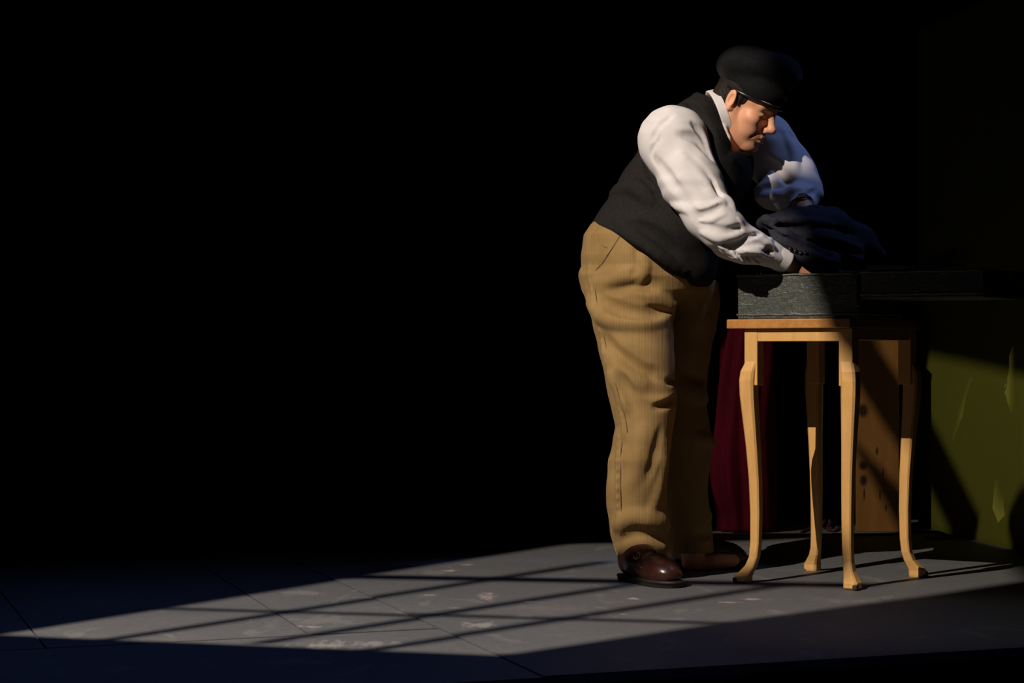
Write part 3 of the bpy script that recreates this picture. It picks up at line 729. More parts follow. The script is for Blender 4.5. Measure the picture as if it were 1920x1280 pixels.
def build_body():
    ax = stretched([(0.15, 0.54, 0.010), (0.54, 0.82, 0.0021), (0.82, 1.02, 0.003)])
    ay = stretched([(6.20, 6.38, 0.008), (6.38, 6.70, 0.0022), (6.70, 7.05, 0.008)])
    az = stretched([(0.0, 0.84, 0.012), (0.84, 1.12, 0.0032), (1.12, 1.25, 0.006), (1.25, 1.56, 0.0021)])
    f = Field(ax, ay, az)
    # --- trunk and limbs (inside the clothes)
    f.chain([T0, T1, T2], [0.13, 0.125, 0.125], 0.03); f.chain([T2, T3], [0.12, 0.06], 0.03)
    f.chain([T3 + Vector((0, 0, -0.03)), SHR], [0.045, 0.045], 0.03); f.chain([T3 + Vector((0, 0, -0.03)), SHL], [0.045, 0.045], 0.03)
    f.chain([SHR, ELR, WRR], [0.052, 0.040, 0.027], 0.012); f.chain([SHL, ELL, WRL], [0.052, 0.040, 0.027], 0.012)
    hipR, hipL = P(1190, 520, 6.58), P(1262, 520, 6.72)
    f.chain([hipR, P(1205, 790, 6.53), P(1205, 1060, 6.53)], [0.08, 0.055, 0.035], 0.03)
    f.chain([hipL, P(1278, 800, 6.80), P(1300, 1055, 6.87)], [0.08, 0.055, 0.035], 0.03)
    f.cone(hipR, hipL, 0.09, 0.09, 0.03); f.cone(T0, (hipR + hipL) / 2, 0.13, 0.10, 0.03)
    f.cone(P(1205, 1060, 6.53), G(1255, 1095) + Vector((0, 0, 0.03)), 0.03, 0.02, 0.01)
    f.cone(P(1300, 1055, 6.87), G(1375, 1068) + Vector((0, 0, 0.03)), 0.03, 0.02, 0.01)
    # --- neck
    f.cone(T3 + Vector((0.022, 0, -0.012)), H(-0.026, 0, 0.0), 0.052, 0.055, 0.02); f.cone(P(1345, 235, 6.58), H(0.02, 0, -0.06), 0.045, 0.040, 0.02)
    # --- head
    f.ell(H(0.004, 0, 0.058), (0.097, 0.076, 0.088), HM, 0.01)
    f.ell(H(0.046, 0, 0.042), (0.050, 0.062, 0.055), HM, 0.02)
    f.ell(H(0.040, 0, -0.030), (0.050, 0.057, 0.066), HM, 0.025)
    for sd in (-1, 1):
        f.cone(H(-0.002, sd*0.054, -0.040), H(0.066, sd*0.016, -0.094), 0.017, 0.015, 0.03)         # jaw line
        f.cone(H(-0.004, sd*0.058, -0.005), H(-0.002, sd*0.054, -0.040), 0.018, 0.017, 0.02)
        f.ell(H(0.058, sd*0.044, -0.020), (0.026, 0.020, 0.020), HM, 0.02)                          # cheek bone
        f.ell(H(0.062, sd*0.030, -0.052), (0.024, 0.022, 0.022), HM, 0.02)                          # cheek
        f.cone(H(0.090, sd*0.010, 0.024), H(0.074, sd*0.044, 0.024), 0.011, 0.010, 0.014)           # brow ridge
        f.ell(H(0.099, sd*0.031, 0.002), (0.015, 0.016, 0.010), HM, 0.012, 'carve')                 # eye socket
        f.ell(H(0.0735, sd*0.031, 0.001), (0.0145, 0.0150, 0.0125), HM, 0.004)                      # lidded eye, looking down
        f.cone(H(0.0885, sd*0.020, -0.0055), H(0.0815, sd*0.044, -0.0045), 0.0011, 0.0011, 0.002, 'carve')   # lid slit
        f.ell(H(0.1015, sd*0.0125, -0.037), (0.0105, 0.0075, 0.0080), HM, 0.006)                     # nostril wing
        f.cone(H(0.098, sd*0.019, -0.040), H(0.080, sd*0.034, -0.066), 0.003, 0.003, 0.010, 'carve')  # smile fold
        # ear
        e = Field.ell
        EM = [list((HF*0.93 + HS_*sd*0.36).normalized()), list((HS_*sd*0.93 - HF*0.36).normalized()), list(HU)]
        f.ell(H(-0.010, sd*0.080, 0.008), (0.0175, 0.0080, 0.031), EM, 0.006)
        f.ell(H(-0.006, sd*0.0885, 0.008), (0.0095, 0.0065, 0.017), EM, 0.004, 'carve')
        f.cone(H(-0.001, sd*0.077, -0.018), H(-0.004, sd*0.081, -0.020), 0.0075, 0.0065, 0.006)
    f.cone(H(0.090, 0, 0.014), H(0.113, 0, -0.026), 0.0095, 0.0110, 0.014)                          # nose
    f.ell(H(0.1155, 0, -0.030), (0.0115, 0.0115, 0.0105), HM, 0.008)
    f.ell(H(0.080, 0, -0.064), (0.022, 0.028, 0.020), HM, 0.014)                                    # muzzle
    for q, (zz, xx, rr) in enumerate(((-0.0605, 0.0985, 0.0052), (-0.0735, 0.0965, 0.0062))):       # lips
        f.chain([H(xx - 0.014, 0.023, -0.0675), H(xx - 0.001, 0.010, zz), H(xx + 0.001, 0, zz), H(xx - 0.001, -0.010, zz), H(xx - 0.014, -0.023, -0.0675)], [0.0025, rr, rr, rr, 0.0025], 0.004)
    f.chain([H(0.082, 0.027, -0.0690), H(0.100, 0.012, -0.0672), H(0.105, 0, -0.0668), H(0.100, -0.012, -0.0672), H(0.082, -0.027, -0.0690)], [0.0016]*5, 0.002, 'carve')
    f.ell(H(0.074, 0, -0.098), (0.021, 0.024, 0.018), HM, 0.016)                                    # chin
    f.ell(H(0.101, 0, -0.085), (0.007, 0.018, 0.004), HM, 0.010, 'carve')
    # --- hands: palm + five fingers, curled into the jacket
    def hand(wr, fwd, nrm, side):
        """fwd along the hand, nrm out of the back of the hand, side towards the thumb"""
        fwd = fwd.normalized(); nrm = (nrm - fwd*nrm.dot(fwd)).normalized(); sdv = fwd.cross(nrm) * side
        def q(a, b, c): return wr + fwd*a + sdv*b + nrm*c
        f.chain([wr, q(0.03, 0.0, 0)], [0.026, 0.028], 0.015)
        for b in (-0.027, -0.009, 0.009, 0.026): f.cone(q(0.015, b*0.6, 0), q(0.088, b, 0.004), 0.016, 0.0125, 0.014)
        for b, l in ((-0.031, 0.060), (-0.0105, 0.074), (0.0105, 0.080), (0.031, 0.072)):
            k0 = q(0.088, b, 0.004); k1 = q(0.088 + l*0.42, b*1.06, -0.010); k2 = q(0.088 + l*0.66, b*1.08, -0.032); k3 = q(0.088 + l*0.74, b*1.06, -0.052)
            f.chain([k0, k1, k2, k3], [0.0098, 0.0090, 0.0083, 0.0072], 0.003)
            f.ell(k1, (0.0098, 0.0098, 0.0098), None, 0.004)
        f.chain([q(0.018, 0.020, -0.004), q(0.046, 0.046, -0.012), q(0.074, 0.056, -0.020), q(0.098, 0.052, -0.026)], [0.015, 0.0118, 0.0100, 0.0080], 0.006)
    hand(WRR, P(1512, 505, 6.46) - WRR, Vector((0.25, -0.75, 0.65)), -1)
    hand(WRL, P(1540, 430, 6.50) - WRL, Vector((0.5, -0.2, 0.8)), 1)
    return f
fb = build_body()
body = own('body', fb.mesh('body'), M['skin'])
# eyebrows
for sd in (1, -1):
    bm = bmesh.new()
    add_tube(bm, catmull([H(0.0985, sd*0.012, 0.020), H(0.0945, sd*0.026, 0.026), H(0.083, sd*0.045, 0.023)], 5), [0.0022]*4 + [0.0028]*4 + [0.0014]*3, 8)
    keep(bm_obj('eyebrow', bm, M['hair'], smooth=True), body)
    bm = bmesh.new()
    add_tube(bm, catmull([H(0.0895, sd*0.020, -0.0062), H(0.0890, sd*0.031, -0.0080), H(0.0825, sd*0.043, -0.0058)], 5), [0.0006]*3 + [0.0012]*5 + [0.0008]*3, 6)
    keep(bm_obj('eyelashes', bm, M['hair'], smooth=True), body)

# hair -----------------------------------------------------------------------
def build_hair():
    f = Field(uni(0.52, 0.80, 0.0028), uni(6.44, 6.74, 0.0028), uni(1.30, 1.56, 0.0028))
    f.ell(H(-0.003, 0, 0.056), (0.099, 0.081, 0.090), HM, 0.004)
    for sd in (-1, 1):
        f.ell(H(-0.050, sd*0.040, -0.002), (0.040, 0.036, 0.045), HM, 0.02)
        f.cone(H(0.013, sd*0.0725, 0.030), H(0.014, sd*0.0700, 0.000), 0.007, 0.003, 0.006)
    f.warp(lambda X, Y, Z: 0.0013 * np.sin(X*700 + 60*np.sin(Z*40)) * np.sin(Z*330 + Y*260))
    f.halfspace(H(0.022, 0, 0.0), HF + HU*(-0.6), 0.004)
    f.halfspace(H(-0.02, 0, -0.030), HF*0.25 - HU, 0.006)
    for sd in (-1, 1): f.ell(H(-0.008, sd*0.088, 0.006), (0.020, 0.020, 0.033), HM, 0.003, 'carve')
    return f
own('hair', build_hair().mesh('hair'), M['hair'])

# beret ----------------------------------------------------------------------
def build_beret():
    f = Field(uni(0.55, 0.86, 0.0030), uni(6.40, 6.76, 0.0030), uni(1.33, 1.58, 0.0030))
    ba = math.radians(9)
    bx = Vector((math.cos(ba), -0.10, -math.sin(ba))).normalized(); bs = Vector((0, -1, 0)); bs = (bs - bx*bs.dot(bx)).normalized(); bu = bs.cross(bx); bu = bu if bu.z > 0 else -bu
    BM_ = [list(bx), list(bs), list(bu)]
    c = P(1424, 131, 6.575)
    f.ell(c, (0.122, 0.118, 0.055), BM_, 0.01)
    f.ell(c - bx*0.036 + bu*0.006, (0.084, 0.10, 0.058), BM_, 0.02)
    f.ell(c + bx*0.042 - bu*0.004 - bs*0.01, (0.076, 0.10, 0.052), BM_, 0.03)
    f.ell(H(0.010, 0, 0.062), (0.103, 0.083, 0.055), HM, 0.02)
    f.warp(lambda X, Y, Z: 0.0025 * np.sin(X*38 + 3*np.sin(Y*21)) * np.sin(Y*33 + Z*30))
    # cut along the brow line
    f.halfspace(H(0.09, 0, 0.036), -HU + HF*(-0.02), 0.006)
    f.ell(H(0.004, 0, 0.036), (0.094, 0.073, 0.050), HM, 0.004, 'carve')
    return f, BM_
fbr, BRM = build_beret()
beret = own('beret', fbr.mesh('beret'), M['beret'])
bm = bmesh.new(); ringp = []
for k in range(73):
    a = 2*math.pi*k/72; ringp.append(H(0.010 + 0.1025*math.cos(a), 0.0815*math.sin(a), 0.0345))
n = 72; rows = []
for off, zz in ((0.0, -0.0035), (0.0025, -0.002), (0.0028, 0.003), (0.0012, 0.0058), (-0.002, 0.0058), (-0.002, -0.0035)):
    rows.append([H(0.010 + (0.1030 + off)*math.cos(2*math.pi*k/n), (0.0820 + off)*math.sin(2*math.pi*k/n), 0.0345 + zz) for k in range(n)])
add_loft(bm, rows + [rows[0]], cap=False); bmesh.ops.remove_doubles(bm, verts=bm.verts, dist=1e-6)
keep(bm_obj('leather_band', bm, M['band'], smooth=True), beret)
bm = bmesh.new(); add_tube(bm, [P(1424, 85, 6.585), P(1424, 93, 6.585)], [0.002, 0.0035], 8); keep(bm_obj('stalk', bm, M['beret']), beret)

# shirt (sleeves, yoke, chest) ------------------------------------------------
def build_shirt():
    f = Field(uni(0.26, 0.96, 0.0036), uni(6.22, 6.92, 0.0036), uni(0.82, 1.42, 0.0036))
    f.chain([T1, T2 + Vector((-0.03, 0.02, 0))], [0.140, 0.110], 0.03); f.chain([T2 + Vector((-0.03, 0.03, 0)), T3 + Vector((-0.03, 0.02, -0.02))], [0.100, 0.045], 0.03)
    # right sleeve (near)
    f.ell(P(1262, 264, 6.455), (0.096, 0.085, 0.098), None, 0.03)
    f.chain([P(1262, 266, 6.455), P(1296, 342, 6.40), P(1350, 424, 6.345), P(1404, 461, 6.375), P(1452, 478, 6.415)], [0.094, 0.083, 0.060, 0.046, 0.039], 0.03)
    f.ell(P(1318, 402, 6.36), (0.058, 0.06, 0.058), None, 0.03)
    f.ell(P(1372, 470, 6.37), (0.045, 0.042, 0.026), None, 0.03)
    # left sleeve (far)
    f.ell(P(1428, 272, 6.74), (0.092, 0.09, 0.095), None, 0.03)
    f.chain([P(1434, 274, 6.74), P(1470, 318, 6.72), P(1486, 346, 6.70), P(1494, 372, 6.63), P(1502, 386, 6.58)], [0.088, 0.080, 0.076, 0.052, 0.037], 0.03)
    f.ell(P(1455, 362, 6.66), (0.065, 0.055, 0.052), None, 0.03); f.ell(P(1512, 362, 6.67), (0.048, 0.05, 0.045), None, 0.03)
    # folds on the near sleeve
    A = f.fold; f.soft = 0.35
    A([(1262, 384), (1300, 392), (1340, 388), (1362, 372)], 0.010, 0.016, depth=0.004)
    A([(1298, 404), (1330, 398), (1356, 384)], 0.006, 0.012, 'carve', -0.001)
    A([(1376, 392), (1366, 378), (1352, 366)], 0.008, 0.012, depth=0.002)
    A([(1318, 436), (1352, 446), (1388, 440), (1416, 424)], 0.009, 0.014, depth=0.003)
    A([(1330, 424), (1362, 432), (1398, 424)], 0.007, 0.014, 'carve', -0.002)
    A([(1350, 462), (1376, 458), (1404, 444), (1426, 438)], 0.005, 0.010, 'carve', -0.001)
    A([(1368, 478), (1396, 470), (1428, 464), (1446, 448)], 0.007, 0.012, depth=0.002)
    A([(1384, 488), (1412, 482), (1436, 474), (1452, 460)], 0.005, 0.009, 'carve', -0.001)
    A([(1352, 466), (1366, 474)], 0.006, 0.010, depth=0.002); A([(1366, 474), (1382, 484)], 0.006, 0.010, depth=0.002)
    A([(1382, 480), (1398, 492)], 0.005, 0.010, depth=0.002); A([(1360, 474), (1376, 484)], 0.004, 0.008, 'carve', -0.001)
    A([(1276, 250), (1312, 262), (1330, 290)], 0.008, 0.02, 'carve', -0.003)
    A([(1290, 300), (1320, 322), (1340, 350)], 0.008, 0.02, 'carve', -0.003)
    A([(1278, 292), (1312, 330), (1336, 368)], 0.007, 0.02, depth=0.004)
    A([(1226, 300), (1256, 340), (1290, 390), (1316, 424)], 0.008, 0.022, 'carve', -0.003)
    A([(1236, 258), (1220, 290), (1232, 312)], 0.004, 0.010, 'carve', -0.001)
    A([(1262, 214), (1236, 236), (1222, 262)], 0.004, 0.012, 'carve', -0.001)
    A([(1300, 232), (1322, 260), (1334, 296)], 0.006, 0.014, 'carve', -0.001)
    for q_ in (((1346, 458), (1360, 468)), ((1358, 464), (1372, 478)), ((1370, 470), (1384, 486)), ((1382, 478), (1396, 492)), ((1394, 480), (1410, 494)), ((1408, 484), (1424, 494))):
        A(q_, 0.0045, 0.006, depth=-0.001); A([(x_ + 7, y_ + 1) for x_, y_ in q_], 0.0030, 0.005, 'carve', 0.0)
    A([(1416, 452), (1436, 460), (1448, 474)], 0.004, 0.007, 'carve', 0.0); A([(1420, 446), (1442, 456), (1454, 468)], 0.004, 0.007, depth=-0.001)
    A([(1400, 470), (1424, 474), (1446, 484)], 0.004, 0.007, depth=-0.001); A([(1384, 410), (1396, 428), (1412, 436)], 0.005, 0.008, depth=0.0)
    A([(1312, 414), (1336, 412), (1360, 402)], 0.004, 0.008, depth=0.0); A([(1352, 368), (1342, 356), (1336, 340)], 0.004, 0.010, 'carve', 0.0)
    # far sleeve folds
    A([(1432, 350), (1462, 346), (1492, 330)], 0.008, 0.018, 'carve', -0.002); A([(1428, 368), (1462, 366), (1500, 356)], 0.008, 0.016, depth=0.003)
    A([(1470, 250), (1488, 290), (1492, 330)], 0.007, 0.018, depth=0.003); A([(1496, 372), (1516, 366), (1530, 356)], 0.006, 0.012, 'carve', -0.001)
    A([(1442, 300), (1462, 320), (1480, 344)], 0.007, 0.018, 'carve', -0.002)
    f.warp(lambda X, Y, Z: 0.0016 * np.sin(X*55 + Z*62 + 2*np.sin(Z*33)) * np.sin(Z*41 - X*38 + Y*25))
    return f
fs = build_shirt()
shirt = own('shirt', fs.mesh('shirt'), M['shirt'])
# cuffs
def cuff(a, b, r, mat):
    a, b = Vector(a), Vector(b); ax_ = (b - a).normalized(); bm = bmesh.new()
    u = ax_.cross(Vector((0, 0, 1))).normalized(); v = u.cross(ax_); n = 40; rows = []
    for t, dr in ((0, -0.002), (0.02, 0.0), (0.5, 0.0015), (0.9, 0.004), (1.0, 0.0045), (1.0, 0.0015), (0.5, -0.004), (0.1, -0.006)):
        rows.append([a.lerp(b, t) + (u*math.cos(2*math.pi*k/n) + v*math.sin(2*math.pi*k/n)) * (r + dr + 0.0022*math.sin(6*math.pi*k/n*1 + t*2) * t) for k in range(n)])
    add_loft(bm, rows, cap=False)
    return bm_obj('cuff', bm, mat, smooth=True)
keep(cuff(P(1440, 473, 6.405), P(1474, 487, 6.43), 0.0365, M['shirt']), shirt)
keep(cuff(P(1495, 376, 6.61), P(1503, 389, 6.57), 0.036, M['shirt']), shirt)
# collar: a standing band around the forward-thrust neck with a falling leaf
def build_collar():
    f = Field(uni(0.50, 0.72, 0.0024), uni(6.46, 6.74, 0.0024), uni(1.20, 1.46, 0.0024))
    a = Vector((0.93, 0.06, 0.32)).normalized(); c0 = P(1350, 219, 6.60) - a*0.014; c1 = c0 + a*0.026
    axn = np.array(a, np.float32); L = (c1 - c0).length; c = np.array(c0, np.float32)
    def fn(X, Y, Z):
        px, py, pz = X - c[0], Y - c[1], Z - c[2]; t = px*axn[0] + py*axn[1] + pz*axn[2]
        r = np.sqrt(np.maximum(px*px + py*py + pz*pz - t*t, 0))
        R = 0.080 - 0.10*t
        return np.maximum(np.abs(r - R) - 0.0048, np.abs(t - L*0.5) - L*0.52)
    f.op(fn, [0.5, 6.46, 1.2], [0.72, 6.74, 1.46], 0.004)
    # collar leaf falling to the chest on the near side
    tip = P(1371, 276, 6.515)
    f.chain([P(1357, 240, 6.525), P(1364, 260, 6.518), tip], [0.009, 0.009, 0.003], 0.008)
    return f
keep(link('collar', build_collar().mesh('collar'), M['shirt']), shirt)

# vest ------------------------------------------------------------------------
def build_vest():
    f = Field(uni(0.17, 0.82, 0.0045), uni(6.36, 6.92, 0.0045), uni(0.78, 1.44, 0.0045))
    f.chain([P(1196, 505, 6.64), T0, T1, T2], [0.184, 0.182, 0.172, 0.163], 0.03)
    f.ell(P(1200, 455, 6.62), (0.115, 0.19, 0.10), None, 0.04)
    f.chain([T2, P(1322, 240, 6.60)], [0.160, 0.100], 0.03)
    f.ell(P(1255, 440, 6.56), (0.13, 0.12, 0.13), None, 0.04)
    f.ell(P(1282, 495, 6.60), (0.10, 0.12, 0.10), None, 0.03)
    # shoulder straps
    f.chain([P(1322, 212, 6.56), P(1285, 228, 6.50)], [0.052, 0.050], 0.03)
    f.chain([P(1340, 225, 6.64), P(1415, 262, 6.71)], [0.055, 0.050], 0.03)
    f.chain([P(1300, 250, 6.535), P(1338, 300, 6.52), P(1352, 350, 6.52)], [0.050, 0.050, 0.05], 0.03)
    # standing vest collar at the nape
    f.chain([P(1322, 190, 6.60), P(1332, 178, 6.60)], [0.040, 0.012], 0.014)
    pl = P(1352, 222, 6.52); pn = Vector((0.93, -0.16, 0.32)).normalized(); zl = P(1352, 285, 6.55).z
    f.op(lambda X, Y, Z: np.maximum(-((X - pl.x)*pn.x + (Y - pl.y)*pn.y + (Z - pl.z)*pn.z), zl - Z), [a_[0] for a_ in f.ax], [a_[-1] for a_ in f.ax], 0.035, 'carve')
    # neck opening
    f.chain([P(1340, 216, 6.60), P(1420, 200, 6.58)], [0.074, 0.085], 0.006, 'carve')
    # folds
    A = f.fold
    A([(1196, 292), (1202, 330), (1232, 372)], 0.008, 0.02, 'carve', -0.003)
    A([(1150, 360), (1190, 350), (1222, 380)], 0.010, 0.03, depth=0.006)
    A([(1180, 420), (1230, 440), (1270, 480)], 0.010, 0.03, 'carve', -0.003)
    A([(1160, 410), (1220, 470), (1280, 510)], 0.008, 0.03, depth=0.005)
    A([(1290, 190), (1320, 230), (1340, 270)], 0.006, 0.02, 'carve', -0.002)
    # hem
    f.halfspace(P(1190, 466, 6.5), Vector((-0.58, -0.06, -0.80)), 0.010)
    f.halfspace(P(1320, 534, 6.5), Vector((0.25, -0.1, -0.96)), 0.012)
    f.warp(lambda X, Y, Z: 0.0022 * np.sin(X*31 + Z*24) * np.sin(Z*37 - X*18 + Y*22))
    return f
fv = build_vest()
vest = own('vest', fv.mesh('vest'), M['vest'])
for q in ((1376, 303), (1368, 352), (1357, 400), (1343, 450)):
    h = fv.hit(*q)
    if h:
        bm = bmesh.new(); add_tube(bm, [h + Vector((0.002, 0.004, 0)), h + Vector((0.004, -0.004, 0))], [0.0085, 0.0075], 14); keep(bm_obj('button', bm, M['band']), vest)

# trousers ----------------------------------------------------------------------
def build_trousers():
    f = Field(uni(0.15, 0.66, 0.0042), uni(6.30, 7.08, 0.0042), uni(0.055, 1.12, 0.0042))
    def row(y, xl, xr, Y, ry):
        a, b = P(xl, y, Y), P(xr, y, Y); return (a.z, (a.x + b.x) / 2, Y, (b.x - a.x) / 2, ry)
    near = [row(520, 1094, 1258, 6.60, .125), row(560, 1098, 1262, 6.575, .122), row(600, 1109, 1263, 6.56, .118), row(650, 1121, 1264, 6.545, .112), row(700, 1132, 1266, 6.535, .108),
            row(750, 1143, 1268, 6.525, .102), row(800, 1153, 1263, 6.52, .096), row(830, 1148, 1258, 6.52, .093), row(860, 1141, 1255, 6.52, .092), row(900, 1138, 1252, 6.53, .090),
            row(950, 1137, 1250, 6.54, .086), row(1000, 1144, 1250, 6.55, .080), row(1030, 1154, 1250, 6.555, .074), row(1050, 1163, 1249, 6.555, .072)]
    far = [row(520, 1230, 1345, 6.72, .12), row(560, 1236, 1351, 6.73, .118), row(600, 1225, 1346, 6.74, .115), row(650, 1212, 1334, 6.76, .11), row(700, 1210, 1327, 6.775, .105),
           row(760, 1216, 1324, 6.79, .10), row(830, 1224, 1338, 6.80, .096), row(870, 1224, 1331, 6.81, .093), row(920, 1232, 1326, 6.825, .09), row(960, 1236, 1331, 6.84, .088),
           row(1000, 1244, 1336, 6.85, .086), row(1045, 1253, 1338, 6.86, .084)]
    f.rings(near, 0.006); f.rings(far, 0.012)
    # seat and waist
    f.rings([row(372, 1140, 1300, 6.64, .155), row(400, 1126, 1310, 6.64, .162), row(420, 1108, 1316, 6.64, .168), row(440, 1094, 1322, 6.635, .172), row(480, 1089, 1334, 6.63, .175), row(520, 1091, 1338, 6.63, .172), row(545, 1098, 1326, 6.635, .16), row(565, 1120, 1300, 6.64, .14)], 0.05)
    A = f.fold; f.soft = 0.80
    # side seam and pocket
    A([(1105, 500), (1112, 560), (1128, 640), (1148, 720), (1166, 780), (1172, 820)], 0.004, 0.010, depth=0.001, taper=False)
    # swoops below the seat and at the groin
    A([(1108, 568), (1130, 590), (1165, 602), (1215, 604), (1256, 592)], 0.013, 0.030, depth=0.005)
    A([(1122, 556), (1160, 578), (1210, 586), (1248, 580)], 0.010, 0.026, 'carve', -0.003)
    A([(1216, 574), (1240, 577), (1262, 584)], 0.007, 0.012, 'carve', -0.001); A([(1190, 540), (1225, 556), (1258, 574)], 0.011, 0.028, depth=0.005)
    A([(1140, 540), (1190, 530), (1230, 536)], 0.009, 0.030, 'carve', -0.003); A([(1120, 530), (1165, 520), (1205, 512)], 0.010, 0.028, depth=0.006)
    A([(1190, 462), (1196, 488), (1186, 516)], 0.006, 0.014, 'carve', -0.001); A([(1204, 476), (1210, 500), (1200, 528)], 0.008, 0.018, depth=0.003)
    # drag lines across the thigh to the knee
    A([(1130, 636), (1158, 668), (1196, 692), (1236, 704)], 0.010, 0.030, 'carve', -0.004); A([(1140, 664), (1170, 700), (1206, 722)], 0.011, 0.030, depth=0.005)
    A([(1146, 700), (1164, 730), (1178, 764)], 0.010, 0.024, depth=0.004); A([(1156, 700), (1176, 730), (1190, 770)], 0.008, 0.022, 'carve', -0.003)
    A([(1216, 748), (1240, 752), (1264, 740)], 0.009, 0.016, depth=0.003); A([(1228, 764), (1250, 758), (1268, 746)], 0.008, 0.016, 'carve', -0.001)
    A([(1240, 708), (1255, 716), (1266, 722)], 0.006, 0.012, 'carve', -0.001)
    # shank
    A([(1240, 806), (1232, 850), (1216, 900)], 0.010, 0.020, 'carve', -0.003); A([(1206, 800), (1198, 860), (1186, 910)], 0.014, 0.026, depth=0.010)
    A([(1244, 830), (1238, 890), (1222, 950), (1200, 990)], 0.010, 0.020, depth=0.005)
    A([(1160, 820), (1158, 880), (1159, 950), (1166, 1000)], 0.004, 0.010, depth=0.001, taper=False)
    # breaks over the shoe
    A([(1156, 985), (1190, 968), (1228, 976), (1248, 992)], 0.014, 0.030, depth=0.006); A([(1164, 1016), (1192, 1004), (1222, 1006), (1246, 1014)], 0.013, 0.022, 'carve', -0.003)
    A([(1164, 1030), (1205, 1024), (1248, 1028)], 0.012, 0.024, depth=0.004)
    # far leg
    A([(1272, 690), (1300, 706), (1324, 714)], 0.009, 0.020, 'carve', -0.002); A([(1272, 720), (1300, 740), (1322, 748)], 0.011, 0.026, depth=0.004)
    A([(1268, 800), (1276, 880), (1300, 940), (1328, 968)], 0.012, 0.026, depth=0.005); A([(1262, 830), (1272, 900), (1296, 960)], 0.010, 0.022, 'carve', -0.003)
    A([(1290, 992), (1312, 1002), (1334, 1000)], 0.010, 0.018, 'carve', -0.002); A([(1300, 820), (1320, 826), (1336, 832)], 0.010, 0.024, depth=0.004)
    f.warp(lambda X, Y, Z: 0.0018 * np.sin(X*33 + Z*27 + 2*np.sin(Z*17)) * np.sin(Z*35 - X*23 + Y*19))
    p1, n1 = P(1190, 466, 6.5), Vector((0.58, 0.06, 0.80)).normalized(); p2, n2 = P(1320, 534, 6.5), Vector((-0.25, 0.1, 0.96)).normalized()
    f.op(lambda X, Y, Z: -np.minimum((X-p1.x)*n1.x + (Y-p1.y)*n1.y + (Z-p1.z)*n1.z, (X-p2.x)*n2.x + (Y-p2.y)*n2.y + (Z-p2.z)*n2.z) + 0.022, [a_[0] for a_ in f.ax], [a_[-1] for a_ in f.ax], 0.004, 'carve')
    # hems, sloping a little, and the hollow inside
    c1 = P(1208, 1041, 6.52)
    f.cone(P(1206, 1100, 6.555), P(1206, 1026, 6.555), 0.054, 0.050, 0.004, 'carve'); f.cone(P(1298, 1100, 6.86), P(1296, 1028, 6.86), 0.058, 0.053, 0.004, 'carve')
    return f
ft = build_trousers()
trousers = own('trousers', ft.mesh('trousers'), M['cord'])
def stitch_line(pix, r=0.0011, name='seam_stitching', off=0.0):
    p = [ft.hit(*q) for q in pix]; p = [q + Vector((0, off, 0)) for q in p if q]
    if len(p) > 1:
        bm = bmesh.new(); add_tube(bm, catmull(p, 6), r, 6); keep(bm_obj(name, bm, M['stitch'], smooth=True), trousers)
stitch_line([(1110, 512), (1118, 560), (1134, 640), (1154, 720), (1171, 780), (1176, 810)])
stitch_line([(1162, 442), (1140, 476), (1116, 508)]); stitch_line([(1122, 446), (1126, 458), (1138, 464)])
stitch_line([(1165, 826), (1163, 880), (1164, 950), (1170, 1000)])

# shoes ---------------------------------------------------------------------------
def build_shoe():
    """local: heel at x=0, toe at x=.285, z up, inner side +y"""
    f = Field(uni(-0.03, 0.32, 0.003), uni(-0.075, 0.075, 0.003), uni(-0.004, 0.17, 0.003))
    f.chain([(0.035, 0, 0.052), (0.10, 0.0, 0.054)], [0.036, 0.042], 0.02)
    f.chain([(0.10, 0.0, 0.058), (0.175, -0.003, 0.045), (0.222, -0.002, 0.040)], [0.042, 0.043, 0.040], 0.025)
    f.ell((0.225, 0, 0.036), (0.056, 0.046, 0.032), None, 0.02)
    f.chain([(0.04, 0, 0.075), (0.055, 0, 0.135)], [0.037, 0.040], 0.02)
    f.chain([(0.075, 0, 0.09), (0.130, 0, 0.068)], [0.038, 0.036], 0.02)
    # crease across the vamp
    for x in (0.165, 0.182): f.chain([(x - 0.01, -0.05, 0.05), (x, 0, 0.092), (x - 0.01, 0.05, 0.05)], [0.003]*3, 0.010, 'carve')
    f.halfspace((0, 0, 0.016), (0, 0, -1), 0.003)
    return f.mesh('shoe')
def outline(k=1.0, o=0.0):
    pts = [(-0.006, 0), (0.0, 0.024), (0.03, 0.036), (0.09, 0.037), (0.15, 0.044), (0.205, 0.050), (0.25, 0.043), (0.277, 0.024), (0.286, 0.0), (0.277, -0.022), (0.25, -0.041), (0.205, -0.048), (0.15, -0.043), (0.09, -0.037), (0.03, -0.036), (0.0, -0.024)]
    c = [Vector((x, y, 0)) for x, y in pts]; c = catmull(c + [c[0]], 4)[:-1]
    return [(p.x, p.y) for p in c]
shoe_me = build_shoe(); shoe_me.materials.append(M['shoe'])
bm = bmesh.new(); ol = outline()
add_loft(bm, [[(0.14 + (x-0.14)*s, y*s, z) for x, y in ol] for z, s in ((0.0, 0.965), (0.003, 0.985), (0.012, 0.99), (0.0125, 1.01), (0.0165, 1.015), (0.019, 1.0), (0.020, 0.97))])
sole_me = bpy.data.meshes.new('sole'); bm.to_mesh(sole_me); bm.free(); sole_me.materials.append(M['sole'])
bm = bmesh.new()
arc = [Vector((0.142 - 0.014*abs(math.sin(t)), 0.0470*math.sin(t), 0.047 + 0.0475*math.cos(t))) for t in np.linspace(-1.45, 1.45, 19)]
for i in range(len(arc) - 1):
    pass
rows = []
